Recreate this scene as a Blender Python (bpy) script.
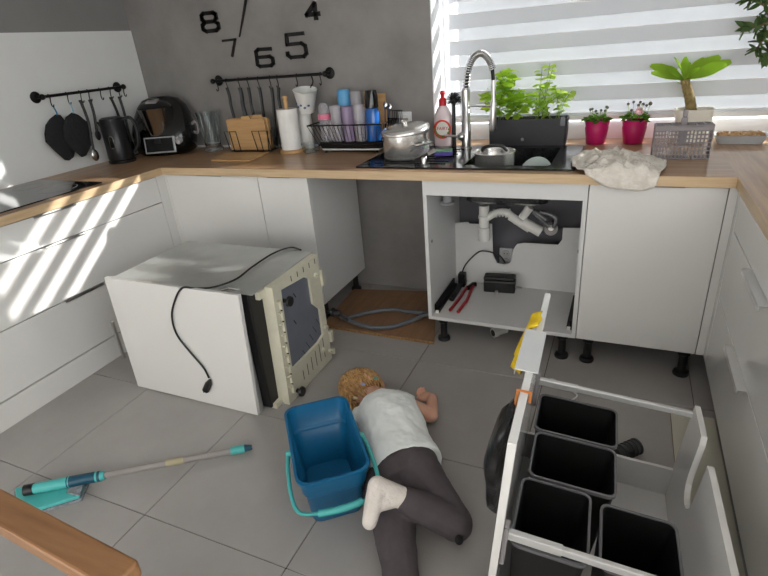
import bpy, bmesh, math, random
import numpy as np
from mathutils import Vector, Matrix, Euler, noise as mnoise
random.seed(7)
PI = math.pi
for o in list(bpy.data.objects): bpy.data.objects.remove(o)
scn = bpy.context.scene
COL = scn.collection

# ------------------------------------------------------------------ camera
F = 516.116; CAM = np.array([2.4074, -2.1988, 1.4414])
def _rot(a, b, r):
    a, b, r = np.radians([a, b, r]); c, s = np.cos, np.sin
    X = np.array([[1,0,0],[0,c(a),-s(a)],[0,s(a),c(a)]])
    Z = lambda t: np.array([[c(t),-s(t),0],[s(t),c(t),0],[0,0,1]])
    return Z(b) @ X @ Z(r)
RM = _rot(64.7981, 25.6726, -5.0739)
cd = bpy.data.cameras.new('camera'); cam = bpy.data.objects.new('camera', cd); COL.objects.link(cam)
cd.sensor_width = 36; cd.lens = F / 768 * 36; cd.clip_start = .02
m4 = Matrix.Identity(4)
for i in range(3):
    for j in range(3): m4[i][j] = RM[i][j]
    m4[i][3] = CAM[i]
cam.matrix_world = m4
scn.camera = cam

# ------------------------------------------------------------------ light
w = bpy.data.worlds.new('world'); scn.world = w; w.use_nodes = True
w.node_tree.nodes['Background'].inputs[0].default_value = (.90, .96, 1, 1)
w.node_tree.nodes['Background'].inputs[1].default_value = 3.4
sd = bpy.data.lights.new('sun', 'SUN'); sun = bpy.data.objects.new('sun', sd); COL.objects.link(sun)
sd.energy = 27; sd.angle = math.radians(.5); sd.color = (1, .98, .95)
sun.rotation_euler = Vector((-1.9, -1, -.76)).to_track_quat('-Z', 'Y').to_euler()
scn.view_settings.view_transform = 'Standard'; scn.view_settings.look = 'None'
scn.view_settings.exposure = 0.32; scn.view_settings.gamma = 1; scn.view_settings.use_curve_mapping = False

# a pixel gives a direction; the plane it lies on gives the distance
def ray(px, py): return RM @ np.array([(px-384)/F, -(py-288)/F, -1])
def atX(px, py, x): d = ray(px, py); return Vector(CAM + d*(x-CAM[0])/d[0])
def atY(px, py, y): d = ray(px, py); return Vector(CAM + d*(y-CAM[1])/d[1])
def atZ(px, py, z): d = ray(px, py); return Vector(CAM + d*(z-CAM[2])/d[2])

# ------------------------------------------------------------------ materials
def lin(c):
    return tuple((x/255/12.92 if x/255 <= .04045 else ((x/255+.055)/1.055)**2.4) for x in c)
MATS = {}
def mat(name, c, rough=.5, metal=0, var=0, vs=6, bump=0, bs=80, coat=0, trans=0, ior=1.45, c2=None, stretch=None, spec=None, sub=0, det=4):
    if name in MATS: return MATS[name]
    m = bpy.data.materials.new(name); m.use_nodes = True
    nt = m.node_tree; b = nt.nodes['Principled BSDF']; L = nt.links
    a = lin(c); b.inputs['Base Color'].default_value = (*a, 1)
    b.inputs['Roughness'].default_value = rough; b.inputs['Metallic'].default_value = metal
    b.inputs['IOR'].default_value = ior
    if spec is not None: b.inputs['Specular IOR Level'].default_value = spec
    if coat: b.inputs['Coat Weight'].default_value = coat; b.inputs['Coat Roughness'].default_value = .05
    if trans: b.inputs['Transmission Weight'].default_value = trans
    if sub:
        b.inputs['Subsurface Weight'].default_value = sub; b.inputs['Subsurface Scale'].default_value = .01
    tc = nt.nodes.new('ShaderNodeTexCoord'); mp = nt.nodes.new('ShaderNodeMapping'); L.new(tc.outputs['Object'], mp.inputs[0])
    if stretch: mp.inputs['Scale'].default_value = stretch
    if var or c2:
        n = nt.nodes.new('ShaderNodeTexNoise'); n.inputs['Scale'].default_value = vs; n.inputs['Detail'].default_value = det
        n.inputs['Roughness'].default_value = .6
        r = nt.nodes.new('ShaderNodeValToRGB'); L.new(mp.outputs[0], n.inputs['Vector']); L.new(n.outputs[0], r.inputs[0])
        e0, e1 = r.color_ramp.elements; e0.position = .32; e1.position = .68
        if c2: e0.color = (*a, 1); e1.color = (*lin(c2), 1)
        else:
            e0.color = (*[x*(1-var) for x in a], 1); e1.color = (*[min(1, x*(1+var)) for x in a], 1)
        L.new(r.outputs[0], b.inputs['Base Color'])
    if bump:
        n2 = nt.nodes.new('ShaderNodeTexNoise'); n2.inputs['Scale'].default_value = bs; n2.inputs['Detail'].default_value = 3
        bp = nt.nodes.new('ShaderNodeBump'); bp.inputs['Strength'].default_value = bump; bp.inputs['Distance'].default_value = .01
        L.new(tc.outputs['Object'], n2.inputs['Vector']); L.new(n2.outputs[0], bp.inputs['Height']); L.new(bp.outputs[0], b.inputs['Normal'])
    MATS[name] = m; return m
def fabric_mat(name, c, transp, transl):
    m = bpy.data.materials.new(name); m.use_nodes = True; nt = m.node_tree; L = nt.links
    for n in list(nt.nodes): nt.nodes.remove(n)
    out = nt.nodes.new('ShaderNodeOutputMaterial')
    d = nt.nodes.new('ShaderNodeBsdfDiffuse'); t = nt.nodes.new('ShaderNodeBsdfTranslucent'); tr = nt.nodes.new('ShaderNodeBsdfTransparent')
    for n in (d, t): n.inputs[0].default_value = (*lin(c), 1)
    a = nt.nodes.new('ShaderNodeMixShader'); a.inputs[0].default_value = transl
    L.new(d.outputs[0], a.inputs[1]); L.new(t.outputs[0], a.inputs[2])
    q = nt.nodes.new('ShaderNodeMixShader'); q.inputs[0].default_value = transp
    L.new(a.outputs[0], q.inputs[1]); L.new(tr.outputs[0], q.inputs[2]); L.new(q.outputs[0], out.inputs[0]); return m
def pane_mat(name, refl=.08, tint=(1, 1, 1)):
    m = bpy.data.materials.new(name); m.use_nodes = True; nt = m.node_tree; L = nt.links
    for n in list(nt.nodes): nt.nodes.remove(n)
    out = nt.nodes.new('ShaderNodeOutputMaterial'); g = nt.nodes.new('ShaderNodeBsdfGlossy'); g.inputs['Roughness'].default_value = .03
    tr = nt.nodes.new('ShaderNodeBsdfTransparent'); tr.inputs[0].default_value = (*tint, 1)
    q = nt.nodes.new('ShaderNodeMixShader'); q.inputs[0].default_value = refl
    L.new(tr.outputs[0], q.inputs[1]); L.new(g.outputs[0], q.inputs[2]); L.new(q.outputs[0], out.inputs[0]); return m

white = mat('white_lacquer', (220, 218, 214), .13, coat=.4, var=.015, vs=3)
whitem = mat('white_melamine', (206, 205, 203), .45, var=.02, vs=5)
wallm = mat('grey_plaster', (124, 120, 118), .8, c2=(148, 144, 141), vs=2.2, bump=.25, bs=14, det=8)
wallp = mat('grey_paint', (134, 132, 131), .8, var=.04, vs=3)
shadewall = mat('shaded_wall_grey', (100, 99, 104), .85, var=.05, vs=6)  # back wall's shade below the worktop, put into a darker grey
ceilm = mat('ceiling_paint', (232, 233, 233), .9, var=.02)
tilem = mat('grey_floor_tile', (160, 156, 152), .28, var=.06, vs=3.5, bump=.04, bs=30)
grout = mat('tile_grout', (62, 58, 56), .9, var=.1)
splash = mat('white_gloss_panel', (228, 229, 227), .2, var=.015)
oakx = mat('oak_top_x', (146, 112, 82), .3, c2=(178, 145, 110), stretch=(1.6, 26, 26), vs=1.6)
oaky = mat('oak_top_y', (146, 112, 82), .3, c2=(178, 145, 110), stretch=(26, 1.6, 26), vs=1.6)
edgex = mat('oak_edge_x', (186, 158, 122), .35, c2=(206, 180, 144), stretch=(2, 30, 30), vs=2)
edgey = mat('oak_edge_y', (186, 158, 122), .35, c2=(206, 180, 144), stretch=(30, 2, 30), vs=2)
blackp = mat('black_plastic', (22, 22, 23), .38, var=.1)
blackm = mat('black_metal', (20, 19, 19), .45, metal=.3, var=.1)
blackg = mat('black_gloss', (10, 10, 11), .08, coat=.3, var=.05)
blackmat = mat('black_granite', (26, 26, 28), .12, var=.25, vs=120)
steel = mat('stainless_steel', (205, 203, 200), .14, metal=1, var=.03)
brushed = mat('brushed_steel', (170, 168, 165), .3, metal=1, var=.06, stretch=(1, 1, 30), vs=8)
galv = mat('galvanised_sheet', (176, 180, 178), .28, metal=.55, c2=(194, 197, 194), vs=5)
cream = mat('cream_plastic', (202, 198, 178), .5, var=.05, vs=15)
greypan = mat('grey_sheet_panel', (118, 122, 134), .4, metal=.3, var=.08, vs=6)
pvc = mat('window_white', (222, 223, 224), .3, var=.01)
bamboo = mat('bamboo_board', (186, 144, 96), .5, c2=(204, 165, 116), stretch=(3, 30, 30), vs=2)
beech = mat('beech_wood', (122, 86, 56), .45, c2=(146, 106, 70), stretch=(2, 22, 22), vs=2)
chip = mat('chipboard_brown', (128, 96, 70), .6, c2=(146, 112, 84), stretch=(14, 2, 14), vs=2)
chipedge = mat('chipboard_edge', (168, 132, 84), .8, c2=(120, 90, 55), vs=90)
glass = mat('clear_glass', (245, 250, 250), .03, trans=1, ior=1.3, var=.01)
rubber = mat('grey_hose_rubber', (98, 100, 104), .5, var=.06)
greyplas = mat('grey_plastic', (150, 146, 146), .45, var=.05)
pipew = mat('white_pipe', (214, 212, 206), .4, var=.03)

# ------------------------------------------------------------------ mesh builder
class S:
    def __init__(s): s.v = []; s.f = []
    def add(s, vs, fs):
        k = len(s.v); s.v += [Vector(p) for p in vs]; s.f += [tuple(i+k for i in f) for f in fs]; return s
    def box(s, a, b, rot=None, at=None):
        x0, x1 = sorted((a[0], b[0])); y0, y1 = sorted((a[1], b[1])); z0, z1 = sorted((a[2], b[2]))
        vs = [Vector(p) for p in ((x0,y0,z0),(x1,y0,z0),(x1,y1,z0),(x0,y1,z0),(x0,y0,z1),(x1,y0,z1),(x1,y1,z1),(x0,y1,z1))]
        if rot is not None:
            c = Vector(at) if at is not None else Vector(((x0+x1)/2, (y0+y1)/2, (z0+z1)/2)); R = Euler(rot).to_matrix()
            vs = [c + R @ (p-c) for p in vs]
        return s.add(vs, [(3,2,1,0),(4,5,6,7),(0,1,5,4),(1,2,6,5),(2,3,7,6),(3,0,4,7)])
    def rings(s, rs, caps=True, close=False):
        n = len(rs[0]); vs = [p for r in rs for p in r]; fs = []
        m = len(rs)
        for i in range(m if close else m-1):
            for j in range(n):
                a, b = i*n+j, i*n+(j+1) % n; i2 = (i+1) % m
                fs.append((a, b, i2*n+(j+1) % n, i2*n+j))
        if caps and not close: fs += [tuple(range(n))[::-1], tuple(range((m-1)*n, m*n))]
        return s.add(vs, fs)
    def lathe(s, prof, c=(0, 0, 0), n=24, caps=True, ex=1, ey=1):
        c = Vector(c)
        return s.rings([[c+Vector((r*ex*math.cos(2*PI*j/n), r*ey*math.sin(2*PI*j/n), z)) for j in range(n)] for r, z in prof], caps)
    def cyl(s, p0, p1, r0, r1=None, n=12):
        return s.tube([p0, p1], [r0, r0 if r1 is None else r1], n)
    def tube(s, pts, r, n=8, closed=False, flat=None):
        P = [Vector(p) for p in pts]; m = len(P); R = r if isinstance(r, (list, tuple)) else [r]*m
        rs = []; prev = None
        for i in range(m):
            if closed: t = P[(i+1) % m]-P[i-1]
            else: t = P[min(i+1, m-1)]-P[max(i-1, 0)]
            t.normalize()
            if prev is None:
                u = t.orthogonal().normalized()
                if flat is not None: u = (Vector(flat)-t*t.dot(Vector(flat))).normalized()
            else:
                u = prev - t*prev.dot(t)
                u = u.normalized() if u.length > 1e-6 else t.orthogonal().normalized()
            prev = u; v = t.cross(u)
            ru, rv = R[i] if isinstance(R[i], tuple) else (R[i], R[i])
            rs.append([P[i]+u*ru*math.cos(2*PI*j/n)+v*rv*math.sin(2*PI*j/n) for j in range(n)])
        return s.rings(rs, True, closed)
    def ball(s, c, r, n=12, m=8, M=None):
        c = Vector(c); r = (r, r, r) if not isinstance(r, (tuple, list)) else r
        rs = []
        for i in range(m+1):
            a = PI*(i+.02 if i == 0 else i-.02 if i == m else i)/m
            ring = [Vector((r[0]*math.sin(a)*math.cos(2*PI*j/n), r[1]*math.sin(a)*math.sin(2*PI*j/n), -r[2]*math.cos(a))) for j in range(n)]
            if M is not None: ring = [M @ p for p in ring]
            rs.append([c+p for p in ring])
        return s.rings(rs)
    def cap(s, p0, r0, p1, r1, n=14):       # tapered capsule
        p0, p1 = Vector(p0), Vector(p1); d = (p1-p0).normalized(); pts = []; rr = []
        for k in range(5): a = -PI/2+PI/2*k/4*.98+.02; pts.append(p0+d*r0*math.sin(a)); rr.append(max(r0*math.cos(a), 1e-4))
        for k in range(5): a = PI/2*k/4*.98; pts.append(p1+d*r1*math.sin(a)); rr.append(max(r1*math.cos(a), 1e-4))
        return s.tube(pts, rr, n)
    def prism(s, poly, fn, a, b):           # fn(u,v,t)->point
        n = len(poly); vs = [fn(u, v, a) for u, v in poly]+[fn(u, v, b) for u, v in poly]
        return s.add(vs, [tuple(range(n))[::-1], tuple(range(n, 2*n))]+[(i, (i+1) % n, n+(i+1) % n, n+i) for i in range(n)])
    def build(s, name, m, parent=None, smooth=None, bevel=0, seg=2, world=True, recalc=True):
        me = bpy.data.meshes.new(name)
        vs = s.v
        if parent is not None and world:
            inv = parent.matrix_basis.inverted()
            if parent.parent is not None: inv = inv @ parent.parent.matrix_basis.inverted()
            vs = [inv @ p for p in vs]
        me.from_pydata([tuple(p) for p in vs], [], s.f); me.validate()
        if recalc:
            bm = bmesh.new(); bm.from_mesh(me); bmesh.ops.recalc_face_normals(bm, faces=bm.faces); bm.to_mesh(me); bm.free()
        if smooth:
            me.shade_smooth(); me.set_sharp_from_angle(angle=math.radians(smooth))
        me.materials.append(m)
        o = bpy.data.objects.new(name, me); COL.objects.link(o)
        if parent is not None: o.parent = parent
        if bevel:
            b = o.modifiers.new('bevel', 'BEVEL'); b.width = bevel; b.segments = seg; b.limit_method = 'ANGLE'; b.angle_limit = math.radians(40)
        return o
def box(a, b): return S().box(a, b)
def tag(o, label, cat, group=None):
    o['label'] = label; o['category'] = cat
    if group: o['group'] = group
    return o
def thing(name, label, cat, loc=(0, 0, 0), rz=0, group=None):
    o = bpy.data.objects.new(name, None); COL.objects.link(o); o.empty_display_size = .05
    o.location = loc; o.rotation_euler = (0, 0, rz)
    o.matrix_basis = Matrix.Translation(loc) @ Matrix.Rotation(rz, 4, 'Z')
    return tag(o, label, cat, group)
def struct(o): o['kind'] = 'structure'; return o
def cp(o, parent, M=None):
    c = o.copy(); COL.objects.link(c); c.parent = parent
    if M is not None: c.matrix_basis = M
    return c
def bez(pts, k=8):                          # catmull-rom through points
    P = [Vector(p) for p in pts]; out = []
    for i in range(len(P)-1):
        a, b, c, d = P[max(i-1, 0)], P[i], P[i+1], P[min(i+2, len(P)-1)]
        for t in range(k):
            u = t/k; out.append(.5*((2*b)+(c-a)*u+(2*a-5*b+4*c-d)*u*u+(3*b-a-3*c+d)*u**3))
    return out+[P[-1]]

# ------------------------------------------------------------------ room shell
H = .905; HB = .865; YW = .608; XL = -.615; XR = 3.75; YN = .79; XWIN = 1.455; XWR = 3.7
X0, Y0 = .3916, -1.3786
fl = struct(box((XL-.1, -3.3, -.08), (XR+.1, YW+.3, -.004)).build('floor', grout))
tile_mesh = None
for i in range(-2, 6):
    for j in range(-5, 4):
        xa, ya = X0+.6*i, Y0+.6*j
        if tile_mesh is None:
            t0 = box((.0015, .0015, -.012), (.5985, .5985, 0)).build('tile', tilem, fl, bevel=.0012, seg=1); tile_mesh = t0; t = t0
        else: t = cp(t0, fl)
        t.location = (xa, ya, 0)
for a_, b_ in (((XL-.3, YW, -.05), (XWIN, YW+.32, 2.5)), ((XWR, YW, -.05), (XR+.3, YW+.32, 2.5)), ((XWIN, YW, 2.2), (XWR, YW+.32, 2.5))): struct(box(a_, b_).build('wall_back', wallm))
struct(box((XWIN, YW, -.05), (XWR, YW+.32, .862)).build('wall_back', shadewall))
struct(box((XL-.2, -3.3, -.05), (XL, YW+.1, 2.5)).build('wall_left', wallp))
s = S(); s.box((XR, -3.3, -.05), (XR+.2, -3.2, 2.5)).box((XR, -1.3, -.05), (XR+.2, YW+.1, 2.5)).box((XR, -3.2, -.05), (XR+.2, -1.3, .95)).box((XR, -3.2, 2.4), (XR+.2, -1.3, 2.5))
struct(s.build('wall_right', wallm))
s = S(); s.box((XL-.2, -3.4, -.05), (XR+.2, -3.3, 2.5))
struct(s.build('wall_front', ceilm))
struct(box((XL-.2, -3.3, 2.5), (XR+.2, YW+.32, 2.6)).build('ceiling', ceilm))
# white lining of the window reveal and the lower window board
s = S(); s.box((XWIN-.002, YW-.002, H), (XWIN+.004, YN, 2.2)).box((XWR-.004, YW-.002, H), (XWR+.002, YN, 2.2)).box((XWIN, YW-.002, 2.195), (XWR, YN, 2.2))
struct(s.build('trim_1', pvc))
tag(box((XL+.001, -3.2, H), (XL+.008, YW-.001, 1.654)).build('backsplash_panel', splash), 'plain white glossy splashback panel on the left wall above the hob', 'splashback')
struct(box((-.61, YW-.012, H), (XWIN-.01, YW-.0005, H+.012)).build('trim_2', pvc))
# window
win = thing('window_1', 'white framed kitchen window behind the striped blind', 'window', (2.4, YN+.04, .91)); struct(win)
del win['category']; del win['label']
s = S(); fy0, fy1 = YN, YN+.07
s.box((XWIN, fy0, .9), (XWR, fy1, .995)).box((XWIN, fy0, 2.12), (XWR, fy1, 2.2)).box((XWIN, fy0, .995), (XWIN+.07, fy1, 2.12)).box((XWR-.07, fy0, .995), (XWR, fy1, 2.12))
s.build('window_frame', pvc, win, bevel=.004)
gl = pane_mat('window_glass', .06)
for a, b in ((XWIN+.07, XWR-.07),): box((a, YN+.03, .995), (b, YN+.042, 2.12)).build('pane', gl, win)
# striped day and night blind
bl = thing('roller_blind', 'white and sheer striped day and night roller blind in the window', 'blind', (2.4, .765, 1.02))
opq = fabric_mat('blind_opaque', (222, 226, 232), 0, .05); shr = fabric_mat('blind_sheer', (205, 208, 212), .45, .05)
box((1.49, .735, 2.1), (3.69, .785, 2.19)).build('cassette', pvc, bl, bevel=.006)
BX0, BX1 = 1.5, 3.685; zz = [atY(588, p, .765).z for p in (112.5, 99.6, 86.7, 72.7, 58.6, 45.7, 30.5, 16.4)]
pitch = (zz[6]-zz[0])/3; z = zz[0]
bands = []
while z < 2.1:
    bands.append((z, z+pitch*.47, True)); bands.append((z+pitch*.47, z+pitch, False)); z += pitch
for za, zb, sh in bands:
    zb = min(zb, 2.11)
    if zb <= za: continue
    box((BX0, .764, za), (BX1, .7652, zb)).build('sheer_band' if sh else 'opaque_band', shr if sh else opq, bl)
    if sh: box((BX0, .7625, za-.003), (BX1, .7668, za+.002)).build('band_seam', pvc, bl)
box((BX0, .764, 1.03), (BX1, .7652, zz[0])).build('opaque_band', opq, bl)
s = S(); s.box((BX0, .755, 1.005), (BX1, .775, 1.03)); s.build('bottom_bar', pvc, bl, bevel=.004)
S().tube([(1.478, .75, 1.0), (1.478, .75, 2.1)], .002, 6).tube([(1.466, .75, 1.0), (1.466, .75, 2.1)], .002, 6).build('chain', pvc, bl)
# pale garden wall that shows through the sheer bands
brickm = bpy.data.materials.new('pale_brick'); brickm.use_nodes = True
nt = brickm.node_tree; bt = nt.nodes.new('ShaderNodeTexBrick'); tcn = nt.nodes.new('ShaderNodeTexCoord'); mp = nt.nodes.new('ShaderNodeMapping')
mp.inputs['Rotation'].default_value = (PI/2, 0, 0); bt.inputs['Scale'].default_value = 2.2
bt.inputs['Color1'].default_value = (*lin((132, 131, 130)), 1); bt.inputs['Color2'].default_value = (*lin((112, 111, 112)), 1); bt.inputs['Mortar'].default_value = (*lin((156, 155, 154)), 1)
nt.links.new(tcn.outputs['Object'], mp.inputs[0]); nt.links.new(mp.outputs[0], bt.inputs['Vector']); nt.links.new(bt.outputs[0], nt.nodes['Principled BSDF'].inputs['Base Color'])
tag(box((-8, 7, -.6), (9, 7.25, 2.6)).build('garden_wall', brickm), 'pale brick wall outside, seen through the sheer blind bands', 'wall')
struct(box((-12, YW+.34, -.75), (14, 16, -.6)).build('ground', mat('ground_outside', (150, 150, 145), .9, var=.1)))

# ------------------------------------------------------------------ worktop
SX0, SX1, SY0, SY1 = 1.235, 2.235, .06, .56
wt = thing('worktop', 'oak worktop running round three sides of the kitchen', 'worktop', (1.4, .3, HB))
def slab(rects, name, m):
    s = S()
    for a, b, c, d in rects: s.box((a, c, HB), (b, d, H))
    return s.build(name, m, wt)
slab([(XL, 0, -3.2, -.0002), (XL, 0, -.0002, YW)], 'left_section', oaky)
slab([(0, SX0, 0, YW), (SX0, SX1, 0, SY0), (SX0, SX1, SY1, YW), (SX1, 2.806, 0, YW), (XWIN, 2.806, YW, YN)], 'back_section', oakx)
slab([(2.806, XR, -3.2, YW), (2.806, XWR, YW, YN)], 'right_section', oaky)
box((-.001, -3.2, HB), (.0012, -.0005, H-.0008)).build('edge_band', edgey, wt)
box((0, -.0012, HB), (2.806, .001, H-.0008)).build('edge_band', edgex, wt)
box((2.8048, -3.2, HB), (2.807, -.0005, H-.0008)).build('edge_band', edgey, wt)

# ------------------------------------------------------------------ cabinets
def grip(s_name, parent, a, b): return box(a, b).build(s_name, brushed, parent, bevel=.001)
HL = mat('handle_white_metal', (206, 206, 204), .3, metal=.4, var=.02)
lc = thing('drawer_cabinet', 'white glossy wide drawer unit striped with sunlight under the hob', 'cabinet', (-.3, -.67, 0))
box((-.6, -1.40, .13), (-.037, -.04, .862)).build('body', whitem, lc)
for za, zb in ((.714, .858), (.430, .710), (.130, .426)):
    d = box((-.036, -1.398, za), (-.017, -.04, zb)).build('drawer_front', white, lc, bevel=.0012)
    grip('handle', d, (-.034, -.78, zb-.001), (-.008, -.56, zb+.0015)); grip('handle_lip', d, (-.0105, -.78, zb-.009), (-.008, -.56, zb-.001))
box((-.05, -3.2, 0), (-.012, -.02, .124)).build('plinth', white, lc)
box((-.036, -.038, .13), (-.017, .021, .86)).build('corner_filler', white, lc)
lf = thing('drawer_cabinet', 'next white drawer unit at the left picture edge', 'cabinet', (-.3, -2.2, 0))
box((-.6, -3.2, .13), (-.037, -1.404, .862)).build('body', whitem, lf)
for za, zb in ((.714, .858), (.430, .710), (.130, .426)): box((-.036, -3.2, za), (-.017, -1.403, zb)).build('drawer_front', white, lf, bevel=.0012)

def legs(par, pts, h=.132):
    for x, y in pts:
        S().lathe([(.0, 0), (.032, 0), (.034, .008), (.03, .018), (.018, .024), (.018, h-.03), (.026, h-.024), (.026, h)], (x, y, 0), 16).build('leg', blackp, par, 40)
cc = thing('corner_cabinet', 'white corner base cabinet behind the tipped dishwasher', 'cabinet', (.3, .3, 0))
box((-.017, .042, .133), (.648, .56, .862)).build('body', whitem, cc)
box((-.03, .022, .133), (.0, .04, .86)).build('corner_filler', white, cc)
d = box((.002, .022, .133), (.648, .04, .858)).build('door', white, cc, bevel=.0012); grip('handle', d, (.24, .012, .857), (.41, .038, .8595))
box((-.03, .07, 0), (.75, .085, .13)).build('plinth', blackp, cc)
nc = thing('base_cabinet', 'narrow white base cabinet left of the empty dishwasher bay', 'cabinet', (.8, .3, 0))
box((.652, .042, .133), (.958, .56, .862)).build('body', whitem, nc)
d = box((.652, .022, .133), (.959, .04, .858)).build('door', white, nc, bevel=.0012); grip('handle', d, (.72, .012, .857), (.86, .038, .8595))
legs(nc, ((.91, .1), (.91, .5), (.70, .5)))
# sink cabinet, open
sk = thing('sink_cabinet', 'open white sink cabinet without its drawer front', 'cabinet', (1.94, .3, 0))
A, B = 1.583, 2.303; T = .018
box((A, .02, .133), (A+T, .56, .864)).build('side_panel', whitem, sk); box((B-T, .02, .133), (B, .56, .864)).build('side_panel', whitem, sk)
box((A+T, .02, .133), (B-T, .56, .151)).build('bottom_panel', whitem, sk)
box((A+T, .02, .792), (B-T, .038, .864)).build('front_rail', whitem, sk)
YB = .47
poly = [(438, 222), (468, 222), (469.5, 224), (492, 224), (493, 255), (497, 263), (505, 265), (511, 262), (513, 250), (517, 244), (524, 243), (558, 245), (562, 240), (563, 228), (578, 228), (578, 294), (450, 284)]
pw = [atY(x, y, YB) for x, y in poly]
pw[0].x = A+T; pw[-1].x = A+T; pw[-1].z = .151; pw[-2].x = B-T; pw[-2].z = .151; pw[-3].x = B-T
zt = pw[0].z
S().prism([(p.x, p.z) for p in pw], lambda u, v, t: (u, t, v), YB, YB+.006).build('back_panel', whitem, sk)
for x, sx in ((A+T+.004, 1), (B-T-.004, -1)):
    r = box((x, .06, .152), (x+.024*sx, .40, .17)).build('drawer_runner', blackm, sk, bevel=.002)
    box((x, .06, .17), (x+.008*sx, .40, .20)).build('runner_flange', blackm, r); box((x+.005*sx, .055, .153), (x+.022*sx, .062, .169)).build('end_cap', pipew, r)
for x in (A, B):
    for zc in (.55,): S().cyl((x+(T+.001 if x == A else -T-.001), .06, zc), (x+(T+.006 if x == A else -T-.006), .06, zc), .008, n=10).build('screw_cap', greyplas, sk)
legs(sk, ((1.65, .06), (2.245, .06), (1.65, .5), (2.245, .5)))
rc = thing('base_cabinet', 'white base cabinet with a plain door under the cloth and cutlery basket', 'cabinet', (2.55, .3, 0))
box((2.307, .042, .133), (2.812, .56, .862)).build('body', whitem, rc)
d = box((2.306, .022, .133), (2.787, .04, .858)).build('door', white, rc, bevel=.0012); grip('handle', d, (2.49, .012, .857), (2.645, .038, .8595))
box((2.791, .022, .133), (2.82, .04, .86)).build('corner_filler', white, rc)
legs(rc, ((2.36, .06), (2.755, .06), (2.36, .5), (2.755, .5)))
rr = thing('drawer_cabinet', 'white glossy drawer unit of the right run with wide metal handles', 'cabinet', (3.1, -.7, 0))
box((2.839, -1.25, .133), (3.43, .02, .862)).build('body', whitem, rr)
for za, zb in ((.716, .858), (.436, .712), (.133, .432)):
    d = box((2.82, -1.248, za), (2.838, -.03, zb)).build('drawer_front', white, rr, bevel=.0012)
    hy = (-.38, -.66) if zb > .8 else (-.40, -.66)
    if zb < .8: box((2.795, hy[1], zb-.001), (2.836, hy[0], zb+.002)).build('handle', HL, d, bevel=.0008); box((2.795, hy[1], zb-.014), (2.798, hy[0], zb-.001)).build('handle_lip', HL, d)
    else: box((2.808, hy[1]-.05, zb-.001), (2.836, hy[0], zb+.002)).build('handle', HL, d, bevel=.0008)
box((2.82, -.027, .133), (2.838, .02, .86)).build('corner_filler', white, rr)
box((2.9, -3.2, 0), (2.915, .3, .125)).build('plinth', blackp, rr)
rr2 = thing('drawer_cabinet', 'white drawer unit at the lower right picture edge', 'cabinet', (3.1, -2, 0))
box((2.839, -3.2, .133), (3.43, -1.254, .862)).build('body', whitem, rr2)
for za, zb in ((.716, .858), (.436, .712), (.133, .432)): box((2.82, -3.2, za), (2.838, -1.252, zb)).build('drawer_front', white, rr2, bevel=.0012)

# ------------------------------------------------------------------ hob
hb = thing('hob', 'black glass induction hob set in the left worktop', 'hob', (-.31, -.66, H))
box((-.565, -1.15, H), (-.055, -.352, H+.006)).build('glass_plate', blackg, hb, bevel=.002)
for x, y, r in ((-.2, -.5, .09), (-.44, -.5, .07), (-.2, -.95, .07), (-.44, -.95, .09)):
    S().rings([[Vector((x+q*math.cos(2*PI*j/32), y+q*math.sin(2*PI*j/32), zz_)) for j in range(32)] for q, zz_ in ((r, H+.0062), (r+.002, H+.0062), (r+.002, H+.0066), (r, H+.0066))], False, True).build('zone_ring', greyplas, hb)

# ------------------------------------------------------------------ dishwasher on its side
dw = thing('dishwasher', 'dishwasher tipped on its side with cream base and white door panel', 'dishwasher', (.75, -.5, 0))
DX0, DX1, DY0, DY1, DZ = .355, 1.15, -.742, -.275, .585
box((DX0, DY0, .012), (1.10, DY1, DZ-.006)).build('tub_housing', blackp, dw, bevel=.006)
s = S(); s.box((DX0-.002, DY0-.002, DZ-.006), (1.125, DY1+.002, DZ)); s.build('upper_side_sheet', galv, dw, bevel=.002)
box((DX0-.002, DY0+.05, 0), (1.125, DY1+.002, .012)).build('lower_side_sheet', galv, dw)
s = S().box((DX0-.012, DY0-.03, .0), (1.06, DY0-.004, .588)); s.build('door', mat('door_inner_edge', (182, 184, 180), .35, metal=.5, var=.03), dw, bevel=.003)
q = [atY(104.6, 280, -.795), atY(139, 389.5, -.795), atY(258.4, 418, -.795), atY(238, 296, -.795)]
q[1].z = q[2].z = .004; q[0].z = q[3].z = .602
dp = S().prism([(p.x, p.z) for p in q], lambda u, v, t: (u, t, v), -.795, -.776).build('door_panel', white, dw, bevel=.0015)
a_, b_ = atY(113, 322, -.80), atY(125, 358, -.80)
S().tube([a_+Vector((-.006, 0, 0)), b_+Vector((-.006, 0, 0))], .008, 4).build('handle', brushed, dp)
# base tray
bx0, bx1 = 1.10, 1.158
out = [(268+4, 288), (316.5, 254.5), (332, 357), (289.5, 402.5)]
ow = [atX(x, y, bx1) for x, y in out]; ow[2].z = ow[3].z = .004
inn = [(281, 290), (304.3, 276.9), (309.5, 279), (313.3, 304), (320, 309), (323.5, 334.4), (318.5, 342.5), (294.5, 367.5), (292, 366)]
iw = [atX(x, y, bx1) for x, y in inn]
bt_ = S()
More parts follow.
